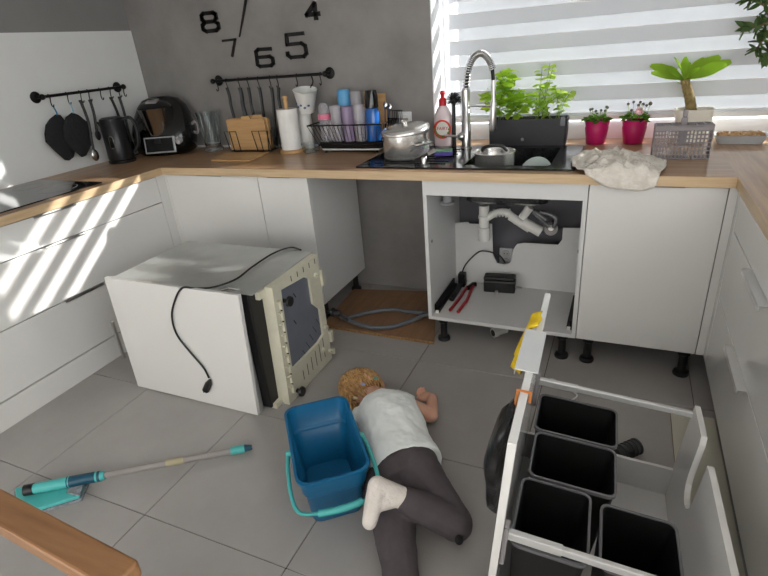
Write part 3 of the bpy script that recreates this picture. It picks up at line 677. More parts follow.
PX0, PX1, PY0, PY1, PZ = 1.757, 2.15, .585, .70, H+.134
s = S(); cx, cy = (PX0+PX1)/2, (PY0+PY1)/2; hx, hy = (PX1-PX0)/2, (PY1-PY0)/2
s.rings([rrect(hx-.004, hy-.004, .012, H+.001, (cx, cy)), rrect(hx, hy, .012, PZ, (cx, cy)), rrect(hx-.006, hy-.006, .01, PZ, (cx, cy)), rrect(hx-.007, hy-.007, .01, PZ-.02, (cx, cy))]).build('box', mat('anthracite_plastic', (46, 46, 50), .5, var=.06, vs=30), pln, 40)
S().rings([rrect(hx-.008, hy-.008, .01, PZ-.019, (cx, cy)), rrect(hx-.008, hy-.008, .01, PZ-.012, (cx, cy))]).build('soil', soil, pln)
disc((1.935, H+.035), .009, PY0+.002, .004).build('emblem', steel, pln)
box((2.118, PY0-.001, H+.10), (2.14, PY0+.003, H+.142)).build('level_window', mat('smoke_plastic', (96, 98, 102), .25, var=.1), pln)
def herb(name, lab, cx0, cx1, top, m, nl, size, wsz):
    t = thing(name, lab, 'plant', ((cx0+cx1)/2, cy, PZ-.013)); proto = None
    for k in range(12):
        b = Vector((random.uniform(cx0+.05, cx1-.05), random.uniform(PY0+.03, PY1-.03), PZ-.014))
        f = (k+.5)/12; e = Vector((cx0+(cx1-cx0)*f, random.uniform(PY0-.03, PY1+.02), PZ+top(f)*random.uniform(.75, 1)))
        mid = (b+e)/2+Vector((0, 0, .02)); pts = bez([b, mid, e], 5)
        S().tube(pts, [.0022-.001*i/len(pts) for i in range(len(pts))], 5).build('stem', stemm, t)
        for q in range(nl):
            u = .25+.75*(q+random.random())/nl; p = pts[min(int(u*(len(pts)-1)), len(pts)-1)]
            a = random.uniform(0, 2*PI); d = Vector((math.cos(a), math.sin(a)*.7, random.uniform(-.25, .5)))
            if proto is None: proto = leaf_mesh('leaf', m, size, wsz); l_ = proto; l_.parent = t
            else: l_ = cp(proto, t)
            l_.matrix_basis = par_inv(t) @ orient(p, d, random.uniform(-.5, .5), random.uniform(.6, 1.15))
herb('basil_plant', 'bright green basil in the left half of the black planter box', 1.70, 1.96, lambda f: .12+.13*math.sin(PI*min(1, f*1.15)), basil, 15, .058, .027)
herb('parsley_plant', 'light green leggy herb in the right half of the black planter box', 1.93, 2.17, lambda f: .08+.17*math.exp(-((f-.45)/.18)**2)+.05*f, basil2, 15, .036, .018)
mag = mat('magenta_pot', (178, 24, 92), .35, var=.06, vs=20); smleaf = fabric_mat('daisy_leaf', (96, 136, 52), 0, .35)
for x0, hgt, lab, pk in ((2.285, .055, 'left magenta flower pot with small budding plant on the sill', 0), (2.455, .07, 'right magenta flower pot with a pink daisy on the sill', 1)):
    c = Vector((x0, .655, H+.001)); t = thing('magenta_flower_pot', lab, 'flower pot', c)
    S().lathe([(.001, 0), (.042, 0), (.045, .004), (.055, .075), (.053, .085), (.059, .112), (.055, .112), (.05, .1), (.001, .1)], c, 24).build('pot', mag, t, 40)
    S().lathe([(.001, .1005), (.052, .1005), (.05, .104), (.001, .106)], c, 18).build('soil', soil, t)
    s = S(); pr = leaf_mesh('tmp', smleaf, .03, .012); mv = [v.co.copy() for v in pr.data.vertices]; mf = [tuple(p.vertices) for p in pr.data.polygons]; bpy.data.objects.remove(pr)
    for k in range(95):
        a = random.uniform(0, 2*PI); rr_ = .055*math.sqrt(random.random()); p = c+Vector((rr_*math.cos(a), rr_*math.sin(a), .108+random.random()*hgt*.55*(1.2-rr_/.06)))
        Mx = orient(p, (math.cos(a), math.sin(a), random.uniform(-.1, .9)), random.uniform(-.6, .6), random.uniform(.6, 1.1)); s.add([Mx @ v for v in mv], mf)
    o_ = s.build('foliage', smleaf, t, 180, recalc=False); o_['kind'] = 'stuff'
    for k in range(7 if not pk else 8):
        a = random.uniform(0, 2*PI); rr_ = random.uniform(.01, .045); p = c+Vector((rr_*math.cos(a), rr_*math.sin(a), .12)); e = p+Vector((.012*math.cos(a), .012*math.sin(a), hgt*random.uniform(.5, 1.0)))
        S().tube([p, e], .0013, 5).build('stalk', stemm, t)
        S().ball(e, .0065 if not (pk and k == 0) else .009, 10, 6).build('bud', mat('dark_bud', (86, 84, 70), .7, var=.2, vs=60), t, 60)
    if pk:
        e = c+Vector((.012, -.035, .155)); fl_ = S()
        for k in range(14):
            a = 2*PI*k/14; d_ = Vector((math.cos(a), -.35, math.sin(a))); fl_.tube([e, e+d_*.012, e+d_*.02], [(.002, .001), (.0045, .001), (.002, .001)], 6)
        fl_.build('blossom', mat('pale_pink_petal', (240, 196, 200), .6, var=.05), t)
# succulent tree in cream pot
c = Vector((2.70, .683, H+.001)); t = thing('succulent_plant', 'green rosette succulent with thick brown trunk in a cream pot', 'plant', c)
crm = mat('cream_pot', (236, 232, 218), .45, var=.02)
S().rings([rrect(.06, .05, .02, c.z, (c.x, c.y)), rrect(.08, .06, .025, c.z+.15, (c.x, c.y)), rrect(.073, .053, .022, c.z+.15, (c.x, c.y)), rrect(.07, .05, .022, c.z+.13, (c.x, c.y))]).build('pot', crm, t, 40)
S().rings([rrect(.07, .05, .02, c.z+.128, (c.x, c.y)), rrect(.07, .05, .02, c.z+.134, (c.x, c.y))]).build('soil', soil, t)
tp = [atY(691, 115, .69), atY(690, 100, .69), atY(687, 88, .69), atY(684.5, 79, .69)]; tp[0].z = H+.13; tt = bez(tp, 5)
S().tube(tt, [.023-.006*i/len(tt)+.002*(i % 2) for i in range(len(tt))], 12).build('trunk', mat('scaly_trunk', (118, 100, 62), .8, c2=(160, 140, 90), vs=40, bump=.6), t, 60)
sleaf = fabric_mat('succulent_leaf', (168, 202, 74), 0, .5); top_ = tt[-1]
pr = None
for k, (ax, ay, tipx) in enumerate(((650, 66, 0), (652, 74, -.06), (661, 67, .03), (676, 57, -.05), (684, 56, .03), (692, 62, .04), (706, 58, .03), (722, 57, .03), (732, 62, 0), (726, 66, -.06), (668, 71, -.07), (698, 70, -.08))):
    e = atY(ax, ay, .69+tipx); d = e-top_
    if pr is None: pr = leaf_mesh('leaf', sleaf, .125, .03, .1, .002, 8, True); l_ = pr; l_.parent = t
    else: l_ = cp(pr, t)
    l_.matrix_basis = par_inv(t) @ orient(top_+Vector((0, 0, -.004)), d+Vector((0, 0, .02)), math.copysign(.85, d.x)+random.uniform(-.2, .2), max(.5, d.length/.125))
for k in range(8):
    a = random.uniform(0, 2*PI); l_ = cp(pr, t); l_.matrix_basis = par_inv(t) @ orient(top_-Vector((0, 0, .004*k)), (math.cos(a), math.sin(a)*.7, .6), 0, .35)
# jade plant beyond the right picture edge, one branch hangs into view
c = Vector((3.12, .62, H+.001)); t = thing('jade_plant', 'dark green jade plant branch reaching in at the upper right', 'plant', c)
S().lathe([(.001, 0), (.07, 0), (.09, .16), (.095, .17), (.085, .17), (.001, .16)], c, 24).build('pot', crm, t, 40)
jl = fabric_mat('jade_leaf', (92, 116, 72), 0, .25); pr = None; bark = mat('jade_bark', (110, 90, 66), .8, var=.15)
J = lambda x, y, dy=0: atY(x, y, .6+dy)
main = bez([c+Vector((0, 0, .16)), c+Vector((-.02, 0, .35)), c+Vector((-.08, -.01, .5)), J(775, 18)], 6)
S().tube(main, [.018-.010*i/len(main) for i in range(len(main))], 8).build('branch', bark, t, 60)
for q_ in ([(775, 18), (764, 24), (752, 28), (745, 28)], [(775, 18), (768, 32), (760, 44), (756, 50)], [(775, 18), (768, 8), (757, 2), (748, 0)], [(775, 18), (774, 40), (768, 52), (764, 57)], [(775, 18), (782, 5), (790, -10)]):
    br_ = bez([J(x, y, random.uniform(-.03, .03) if i else 0) for i, (x, y) in enumerate(q_)], 5)
    S().tube(br_, [.006-.003*i/len(br_) for i in range(len(br_))], 6).build('branch', bark, t, 60)
    for i, p in enumerate(br_):
        if i < 3: continue
        for k in range(2):
            a = random.uniform(0, 2*PI); d = Vector((math.cos(a), random.uniform(-.8, .8), math.sin(a)))
            if i == len(br_)-1: d += (br_[-1]-br_[-3]).normalized()*1.2
            if pr is None: pr = leaf_mesh('leaf', jl, .046, .013, .1, .003); l_ = pr; l_.parent = t
            else: l_ = cp(pr, t)
            l_.matrix_basis = par_inv(t) @ orient(p, d, random.uniform(-1, 1), random.uniform(.7, 1.15))
# cutlery basket
bk = thing('cutlery_basket', 'grey plastic dishwasher cutlery basket standing on the worktop', 'basket', (2.635, .33, H), math.radians(2))
bm_ = mat('basket_grey', (140, 134, 136), .5, var=.05); W_, D_, Hh = .105, .038, .135
def lat(x0, x1, y, z0, z1, nx, nz, par):
    for i in range(nx+1): x = x0+(x1-x0)*i/nx; box((x-.0016, y-.0016, z0), (x+.0016, y+.0016, z1)).build('bar', bm_, par, world=False)
    for i in range(nz+1): z = z0+(z1-z0)*i/nz; box((x0, y-.0016, z-.0016), (x1, y+.0016, z+.0016)).build('bar', bm_, par, world=False)
S().box((-W_, -D_, .001), (-.055, D_, .005)).build('floor_plate', bm_, bk, world=False); S().box((-.045, -D_, .001), (.035, D_, .005)).build('floor_plate', bm_, bk, world=False); S().box((.045, -D_, .001), (W_, D_, .005)).build('floor_plate', bm_, bk, world=False)
for y in (-D_, D_):
    for x0, x1 in ((-W_, -.058), (-.045, .035), (.048, W_)): lat(x0, x1, y, .003, Hh-.016, 6 if x1-x0 > .07 else 4, 7, bk)
    box((-W_, y-.002, Hh-.016), (W_, y+.002, Hh)).build('upper_band', bm_, bk, world=False)
for x in (-W_, W_): lat(-D_, D_, 0, .003, Hh, 4, 8, bk) if False else box((x-.0018, -D_, .003), (x+.0018, D_, Hh)).build('end_wall', bm_, bk, world=False)
for i in range(8):
    x = -W_+2*W_*i/7; box((x-.002, -D_, Hh-.004), (x+.002, D_, Hh+.004)).build('top_bar', bm_, bk, world=False)
for y in (-D_, 0, D_): box((-W_, y-.002, Hh-.003), (W_, y+.002, Hh+.004)).build('top_bar', bm_, bk, world=False)
S().box((-.012, -.004, .05), (.012, .004, Hh+.03)).box((-.009, -.005, Hh+.03), (.009, .005, Hh+.062)).build('carry_handle', bm_, bk, world=False, bevel=.004)
# seed tray
tr = thing('seed_tray', 'clear plastic tray filled with seeds on the sill', 'tray', (2.895, .655, H))
s = S(); s.rings([rrect(.085, .045, .012, H+.001, (2.895, .655)), rrect(.098, .055, .015, H+.035, (2.895, .655)), rrect(.104, .06, .015, H+.038, (2.895, .655)), rrect(.104, .06, .015, H+.04, (2.895, .655)), rrect(.096, .053, .015, H+.037, (2.895, .655)), rrect(.083, .043, .012, H+.003, (2.895, .655))]).build('tray', mat('cloudy_plastic', (196, 198, 200), .25, var=.04, vs=30, trans=.2), tr, 40)
s = S(); nm = mat('seeds', (196, 164, 118), .7, c2=(150, 112, 70), vs=90)
for k in range(260): s.ball((2.895+random.uniform(-.09, .09), .655+random.uniform(-.048, .048), H+.037+random.uniform(0, .008)), (.005, .003, .003), 5, 3, Euler((0, 0, random.uniform(0, 3))).to_matrix())
s.box((2.812, .613, H+.006), (2.978, .697, H+.037)); o_ = s.build('seeds', nm, tr); o_['kind'] = 'stuff'
# crumpled cloth
OUT = [(2.225, .08), (2.21, .22), (2.245, .34), (2.33, .37), (2.42, .36), (2.50, .30), (2.565, .20), (2.575, .10), (2.555, .02), (2.53, -.045), (2.45, -.052), (2.37, -.04), (2.30, -.01), (2.25, .03)]
oc = Vector((2.40, .15, 0)); g = S(); N = 72; K = 26; vs = []
dense = bez([(x, y, 0) for x, y in OUT]+[(OUT[0][0], OUT[0][1], 0)], 12); tot = len(dense)-1
for k in range(K+1):
    for j in range(N):
        u = j/N*tot; i = int(u); e = dense[i].lerp(dense[i+1], u-i); r = k/K; p = oc.lerp(e, r)
        f = mnoise.noise(Vector((p.x*13, p.y*13, 3)))*.5+abs(mnoise.noise(Vector((p.x*22+4, p.y*26, 9))))*.9+.35*abs(mnoise.noise(Vector((p.x*55, p.y*55, 1))))
        z = H+.006+max(0, .008+.046*(1-r**2.2)*(.3+f)+.02*f*r)
        y = p.y
        if y < .0: z2 = H+y*1.15+.012*f; y2 = -.007-.014*f; z, y = z2, y2
        vs.append((p.x+.008*f*r, y, z))
fs = [(k*N+j, k*N+(j+1) % N, (k+1)*N+(j+1) % N, (k+1)*N+j) for k in range(1, K) for j in range(N)]+[(0, N+j, N+(j+1) % N) for j in range(N)]
g.add(vs, fs); cl = g.build('kitchen_cloth', mat('beige_cloth', (206, 198, 186), .9, c2=(226, 219, 209), vs=25, bump=.5, bs=120), None, 180)
tag(cl, 'crumpled beige kitchen cloth hanging over the worktop edge right of the sink', 'cloth'); sm = cl.modifiers.new('solid', 'SOLIDIFY'); sm.thickness = .003

# ------------------------------------------------------------------ hanging rails, hooks and what hangs there
def rail(name, lab, p0, p1, wallv, hooks):
    t = thing(name, lab, 'rail', (p0+p1)/2); n = Vector(wallv)
    S().tube([p0, p1], .008, 10).build('bar', blackm, t, 40)
    for p in (p0, p1):
        b_ = S().tube([p-n*.049, p-n*.044, p-n*.038], [.03, .032, .018], 14).build('bracket', blackm, t, 40); S().tube([p-n*.044, p+n*.01], .009, 8).build('bracket_stem', blackm, b_, 40); S().ball(p+n*.012, .016).build('bracket_knob', blackm, b_, 60)
    for h in hooks:
        pts = bez([h+n*.0+Vector((0, 0, .01)), h+n*.011, h+n*.004-Vector((0, 0, .03)), h-Vector((0, 0, .05))+n*.004, h+n*.014-Vector((0, 0, .058)), h+n*.022-Vector((0, 0, .046))], 4)
        S().tube(pts, .0028, 6).build('hook', blackm, t, 60)
    return t
XLR = XL+.058
la, lb_ = atX(41, 97.5, XLR), atX(122, 86.5, XLR); la.z = lb_.z = (la.z+lb_.z)/2
lh = [la+(lb_-la)*((x-41)/(122-41)) for x in ()]
def on_left(px, py): p = atX(px, py, XLR); p.z = la.z; return p
LH = [on_left(x, y) for x, y in ((48, 95.3), (65.6, 93.4), (78.8, 92), (87, 91), (98.8, 89.8), (108.6, 88.8), (117.5, 88.3), (122, 87))]
rail('hook_rail', 'black hook rail on the white splashback above the kettle', la, lb_, (1, 0, 0), LH)
YR = YW-.055
ra, rb_ = atY(214, 81, YR), atY(326, 74, YR); ra.z = rb_.z = (ra.z+rb_.z)/2
def on_right(px): p = atY(px, 78, YR); p.z = ra.z; return p
RH = [on_right(x) for x in (216.5, 226, 238.5, 247.5, 258, 270, 277.5, 297, 321)]
rail('hook_rail', 'black hook rail on the grey wall under the clock', ra, rb_, (0, -1, 0), RH)
phm = mat('quilted_black', (34, 34, 36), .85, var=.15, vs=40, bump=.6, bs=50); blue = mat('blue_loop', (60, 130, 170), .6, var=.05)
for lab, pts, xx, hk in (('left black pot holder with a blue loop on the wall rail', [(55.8, 114.4), (50, 119), (46, 125), (44.8, 134), (46, 142), (55, 151), (65, 160), (69, 160.5), (73.5, 157), (75, 150), (71, 138), (66, 122), (60, 115)], XLR+.004, LH[0]),
                     ('right black pot holder with a pale loop, overlapping the other', [(72, 112.5), (66, 117), (63, 128), (63.6, 139), (70, 147), (77, 153), (82, 157), (86, 155.5), (91, 145), (91.7, 133), (88, 123), (78.4, 115)], XLR+.026, LH[1])):
    pw = [atX(x, y, xx) for x, y in pts]; cc_ = sum(pw, Vector())/len(pw); t = thing('pot_holder', lab, 'pot holder', pw[0])
    rr_ = lambda f, x: [Vector((x, cc_.y+(p.y-cc_.y)*f, cc_.z+(p.z-cc_.z)*f)) for p in pw]
    S().rings([rr_(.93, xx-.007), rr_(1, xx-.004), rr_(1, xx+.004), rr_(.93, xx+.008), rr_(.5, xx+.011)]).build('pad', phm, t, 60)
    S().tube(bez([hk+Vector((.012, 0, -.052)), pw[0]+Vector((.004, .006, .008)), pw[0]+Vector((.004, .0, -.006))], 4), .0035, 6).build('loop', blue if xx < XLR+.01 else mat('pale_loop', (120, 165, 180), .6, var=.05), t)
def hang(lab, pts, fn, head=None, group=None, w_=(.008, .004), name='utensil'):
    P = [fn(x, y) for x, y in pts]; t = thing(name, lab, 'utensil', P[-1], 0, group)
    S().tube(bez(P, 4), [w_]*(4*(len(P)-1)+1), 8).build('handle', blackp, t, 60); S().tube([P[0]+Vector((.0, .0, -.006)), P[0]+Vector((.0, .0, .006))], .010, 10).build('hanging_eye', blackp, t, 40)
    if head: head(t, P)
    return t
FX = lambda x, y: atX(x, y, XLR+.018); FY = lambda x, y: atY(x, y, YR-.018)
def spoon(t, P): S().ball(P[-1]+Vector((0, 0, -.03)), (.012, .026, .036), 14, 10).build('spoon_bowl', steel, t, 60)
def none(t, P): S().ball(P[-1]+Vector((0, 0, -.02)), (.006, .02, .03), 12, 8).build('blade', blackp, t, 60)
hang('black handled steel ladle on the left rail beside the pot holders', [(80.5, 101), (85, 112), (88.6, 123), (91, 138), (93.5, 150)], lambda x, y: atX(x, y, XLR+.046), spoon, 'utensils on the left rail')
hang('black utensil hanging behind the left side of the kettle', [(90, 100.5), (93, 110), (95, 119), (97, 132)], FX, none, 'utensils on the left rail')
hang('black utensil hanging behind the kettle spout rim', [(111, 98), (116, 109), (120, 120), (123, 132)], FX, none, 'utensils on the left rail')
hang('black utensil hanging between the kettle and the cooking machine', [(119.5, 97.5), (124, 112), (127.6, 128), (131, 142)], FX, none, 'utensils on the left rail')
xs = [226.5, 239.5, 248, 259, 271, 278]
ends = [(231, 106, 234.5, 119), (243, 106, 247, 120), (251, 104, 253.5, 114), (262, 104, 264, 118), (273.5, 105, 276, 138), (279, 100, 281, 110)]
ords = ['first', 'second', 'third', 'fourth', 'fifth', 'sixth']
for k in range(6):
    a = ends[k]; hang('%s black utensil from the left on the wall rail above the cutting boards' % ords[k], [(xs[k]+.6, 88.5), (a[0]-(a[0]-xs[k])*.3, 97), (a[0], a[1]), (a[2], a[3])], FY, none, 'utensils on the rail under the clock', (.009, .004) if k != 1 else (.012, .004))

# ------------------------------------------------------------------ wall clock made of loose numerals
ck = thing('wall_clock', 'large wall clock of black numerals and hand on the grey wall', 'clock', (.41, YW, 1.85))
num = mat('clock_black', (24, 22, 22), .5, var=.05)
CK = [('8', (200, 3, 219, 34), 1.6), ('7', (225, 40, 238, 56), 1.0), ('6', (257, 49, 273, 66), 1.5), ('5', (287, 34, 306, 57), 1.5), ('4', (306, 4, 319, 19), 1.7)]
GL = {'8': [[(.2, .52), (.05, .68), (.05, .9), (.2, 1), (.8, 1), (.95, .9), (.95, .68), (.8, .52), (.2, .52), (.0, .36), (.0, .12), (.18, 0), (.82, 0), (1, .12), (1, .36), (.8, .52)]],
      '7': [[(0, 1), (.95, 1), (.5, 0)]], '6': [[(.95, .98), (.2, 1), (.03, .88), (0, .12), (.15, 0), (.85, 0), (1, .12), (1, .42), (.85, .54), (.03, .54)]],
      '5': [[(.95, 1), (.08, 1), (.05, .58), (.8, .58), (.98, .46), (1, .12), (.85, 0), (.15, 0), (.0, .12), (0, .22)]], '4': [[(.75, 0), (.75, 1), (.05, .3), (1, .3)]]}
CK[0] = ('8', (202.5, 13, 218.5, 31), 1.6)
for ch, (x0, y0, x1, y1), th in CK:
    a, b = atY((x0+x1)/2-(x1-x0)/2, (y0+y1)/2, YW), atY((x0+x1)/2+(x1-x0)/2, (y0+y1)/2, YW); zt_, zb_ = atY((x0+x1)/2, y0, YW).z, atY((x0+x1)/2, y1, YW).z
    s = S()
    for st_ in GL[ch]:
        pts = [Vector((a.x+(b.x-a.x)*u, YW-.006, zb_+(zt_-zb_)*v)) for u, v in st_]; r = .0065*th
        s.tube(pts, [(r, .006)]*len(pts), 4, flat=(1, 0, 0)) if False else None
        for i in range(len(pts)-1):
            p, q = pts[i], pts[i+1]; d = (q-p).normalized(); n = Vector((-d.z, 0, d.x))*r; p0, q0 = p-d*r*.7, q+d*r*.7
            s.add([p0+n+Vector((0, dy, 0)) for dy in (-.006, .0055)]+[q0+n+Vector((0, dy, 0)) for dy in (-.006, .0055)]+[q0-n+Vector((0, dy, 0)) for dy in (-.006, .0055)]+[p0-n+Vector((0, dy, 0)) for dy in (-.006, .0055)],
                  [(0, 2, 4, 6), (7, 5, 3, 1), (0, 1, 3, 2), (2, 3, 5, 4), (4, 5, 7, 6), (6, 7, 1, 0)])
    s.build('numeral_'+{'8': 'eight', '7': 'seven', '6': 'six', '5': 'five', '4': 'four'}[ch], num, ck)
h0, h1 = Vector((.41, YW-.014, 1.85)), atY(239.5, 37, YW-.014)
d = (h1-h0).normalized(); n = Vector((-d.z, 0, d.x)); s = S()
s.prism([(h0+n*.012).xz[:], (h0-n*.012).xz[:], (h1-n*.003).xz[:], (h1+n*.003).xz[:]] if hasattr(h0, 'xz') else [((h0+n*.012).x, (h0+n*.012).z), ((h0-n*.012).x, (h0-n*.012).z), (h1.x-n.x*.003, h1.z-n.z*.003), (h1.x+n.x*.003, h1.z+n.z*.003)], lambda u, v, t: (u, t, v), YW-.017, YW-.012).build('hand', num, ck)
S().tube([(.41, YW-.001, 1.85), (.41, YW-.02, 1.85)], .03, 24).build('hub', num, ck, 40)
wsx = atY(405.5, 119, YW)
so = thing('wall_socket', 'white power socket on the grey wall above the steel pot', 'socket', (wsx.x, YW, wsx.z))
box((wsx.x-.04, YW-.01, wsx.z-.04), (wsx.x+.04, YW-.0005, wsx.z+.04)).build('plate', pvc, so, bevel=.004)
k_ = S().tube([(wsx.x, YW-.0102, wsx.z), (wsx.x, YW-.014, wsx.z)], [.027, .025], 24).build('socket_face', whitem, so, 40)
for dx in (-.009, .009): S().tube([(wsx.x+dx, YW-.0141, wsx.z), (wsx.x+dx, YW-.015, wsx.z)], .003, 8).build('pin_hole', blackp, k_)

# ------------------------------------------------------------------ left worktop appliances
kc = Vector((-.453, .135, H)); ke = thing('electric_kettle', 'black electric kettle standing under the left rail', 'kettle', kc, math.radians(12))
kb_ = mat('kettle_black', (27, 27, 29), .3, var=.1, vs=12)
S().lathe([(.001, 0), (.078, 0), (.08, .006), (.08, .016), (.074, .02)], (0, 0, 0), 28).build('base', blackp, ke, 40, world=False)
S().lathe([(.001, .021), (.074, .021), (.076, .03), (.07, .25), (.066, .255)], (0, 0, 0), 28).build('body', kb_, ke, 40, world=False)
S().lathe([(.067, .254), (.067, .262), (.05, .27), (.001, .272)], (0, 0, 0), 28).build('lid', blackp, ke, 40, world=False)
S().tube(bez([(.055, .03, .25), (.095, .05, .255), (.115, .06, .2), (.105, .055, .1), (.07, .037, .05)], 6), [(.012, .009)]*25, 10).build('handle', blackp, ke, 60, world=False)
S().rings([[Vector((.071*math.cos(a+.0), .071*math.sin(a), .25)) for a in (3.4, 3.6, 3.8)]+[Vector((.085*math.cos(3.6), .085*math.sin(3.6), .252))], [Vector((.072*math.cos(a), .072*math.sin(a), .22)) for a in (3.45, 3.6, 3.75)]+[Vector((.0735*math.cos(3.6), .0735*math.sin(3.6), .22))]]).build('spout', kb_, ke, world=False)
aw = -1.33; d = Vector((math.cos(aw), math.sin(aw), 0)); e_ = Vector((-d.y, d.x, 0))
gp = [d*.0745+e_*x+Vector((0, 0, .13+z)) for x, z in ((-.012, -.03), (0, -.037), (.012, -.03), (.012, .03), (0, .037), (-.012, .03))]
S().tube(gp, .002, 6, closed=True).build('gauge_frame', steel, ke, 60, world=False)
S().prism([(x, z) for x, z in ((-.012, -.03), (.012, -.03), (.012, .03), (-.012, .03))], lambda u, v, t: tuple(d*t+e_*u+Vector((0, 0, .13+v))), .068, .0748).build('gauge_window', blackg, ke, world=False)
# multi cooker machine
tm = thing('cooking_machine', 'black multi cooker with steel bowl and tilted touch screen', 'appliance', (-.345, .42, H), math.radians(22))
def ell(hx, hy, z, cy=0, p=2.6, n=36): return [Vector((hx*math.copysign(abs(math.cos(2*PI*j/n))**(2/p), math.cos(2*PI*j/n)), cy+hy*math.copysign(abs(math.sin(2*PI*j/n))**(2/p), math.sin(2*PI*j/n)), z)) for j in range(n)]
S().rings([ell(.16, .11, .0), ell(.188, .128, .02), ell(.2, .13, .08), ell(.2, .128, .14), ell(.195, .11, .19, .02), ell(.182, .085, .24, .04), ell(.158, .06, .29, .055), ell(.12, .045, .33, .06), ell(.06, .03, .348, .06)]).build('body', blackg, tm, 60, world=False)
S().lathe([(.066, .125), (.074, .135), (.098, .285), (.103, .29), (.097, .29), (.066, .15), (.001, .15)], (.0, -.062, 0), 32).build('mixing_bowl', steel, tm, 45, world=False)
ldm = S().lathe([(.1, .288), (.102, .296), (.085, .315), (.05, .33), (.03, .335), (.03, .345), (.001, .345)], (.0, -.05, 0), 32).build('bowl_lid', blackp, tm, 45, world=False)
S().box((-.02, -.125, .325), (.05, -.06, .335), rot=(.25, 0, 0)).build('lid_badge', greyplas, ldm, world=False, bevel=.003)
sf = S().box((-.082, -.150, .022), (.118, -.136, .122), rot=(-.22, 0, 0)).build('screen_frame', mat('screen_silver', (172, 174, 176), .3, metal=.4, var=.02), tm, world=False, bevel=.004)
S().box((-.070, -.1525, .031), (.106, -.1495, .113), rot=(-.22, 0, 0), at=(0, -.143, .074)).build('display', blackg, sf, world=False)
S().box((-.01, -.1531, .08), (.03, -.1522, .109), rot=(-.22, 0, 0), at=(0, -.143, .074)).build('display_tile', mat('screen_dim', (44, 44, 46), .2, var=.05), sf, world=False)
S().tube([(.137, -.10, .088), (.137, -.14, .084), (.137, -.148, .083)], [.017, .017, .014], 20).build('selector_dial', mat('dial_silver', (196, 196, 196), .3, metal=.3, var=.02), tm, 40, world=False)
S().tube(bez([(.195, .0, .17), (.225, -.01, .185), (.235, -.01, .15), (.225, -.01, .115), (.195, 0, .12)], 5), .009, 8).build('side_handle', greyplas, tm, 60, world=False)
S().tube(bez([(-.16, -.03, .02), (-.22, -.05, .006), (-.27, -.08, .005)], 5), .004, 6).build('power_lead', blackp, tm, 60, world=False)
# glass carafe
jc = Vector((-.03, .50, H+.001)); jr = thing('glass_carafe', 'tall clear glass carafe between the cooking machine and cutting boards', 'carafe', jc)
S().lathe([(.001, 0), (.06, 0), (.062, .01), (.05, .03), (.052, .06), (.068, .24), (.065, .24), (.048, .06), (.044, .03), (.001, .02)], jc, 32).build('glass_body', glass, jr, 50)
for k in range(8):
    a = 2*PI*k/8; S().tube([jc+Vector((.05*math.cos(a), .05*math.sin(a), .05)), jc+Vector((.068*math.cos(a), .068*math.sin(a), .235))], .003, 6).build('facet_rib', glass, jr, 60)
# cutting boards in wire stand
bs_ = thing('board_stand', 'black wire stand holding upright cutting boards', 'stand', (.30, .48, H))
wx0, wx1, wy0, wy1 = .16, .44, .44, .54
def wire(pts, par, r=.0028, nm='wire'): return S().tube(pts, r, 6).build(nm, blackm, par, 60)
for y in (wy0, wy1): wire([(wx0, y, H+.004), (wx1, y, H+.004)], bs_)
for x in (wx0, wx1): wire([(x, wy0, H+.004), (x, wy1, H+.004)], bs_)
for xa, xb in ((wx0-.02, wx0+.07), (wx1-.09, wx1+.02)):
    for y in (wy0, wy1): wire([(xa+.015, y, H+.004), (xa, y-.01*(y == wy0), H+.125), (xb, y-.01*(y == wy0), H+.125), (xb+.005, y, H+.004)], bs_)
    wire([((xa+xb)/2, wy0, H+.004), ((xa+xb)/2-.004, wy0-.01, H+.125)], bs_)
for x in (wx1+.02,):
    for k in range(4): y = wy0+(wy1-wy0)*k/3; wire([(x-.015, y, H+.004), (x, y, H+.125)], bs_)
def board(lab, x0, x1, y, h, notch):
    t = thing('cutting_board', lab, 'cutting board', ((x0+x1)/2, y, H), 0, 'upright cutting boards'); zb = H+.009
    p = [(x0+.006, zb), (x1-.006, zb), (x1, zb+.006), (x1, zb+h-.008), (x1-.008, zb+h), (notch+.035, zb+h), (notch+.03, zb+h+.016), (notch-.03, zb+h+.016), (notch-.035, zb+h), (x0+.008, zb+h), (x0, zb+h-.008), (x0, zb+.006)]
    S().prism(p, lambda u, v, t_: (u, t_, v), y-.006, y+.006).build('plank', bamboo, t, bevel=.002)
board('bamboo cutting board at the front of the wire stand', .15, .435, .462, .185, .30)
board('bamboo cutting board in the middle of the wire stand', .155, .44, .488, .188, .37)
board('bamboo cutting board at the back of the wire stand', .15, .43, .514, .182, .30)
q = [atZ(211, 160, H+.01), atZ(250, 160.5, H+.01), atZ(268, 152, H+.01), atZ(226, 153, H+.01)]
t = thing('cutting_board', 'bamboo cutting board lying flat in front of the wire stand', 'cutting board', (.3, .3, H))
S().prism([(p.x, p.y) for p in q], lambda u, v, t_: (u, v, t_), H+.001, H+.012).build('plank', bamboo, t, bevel=.002)
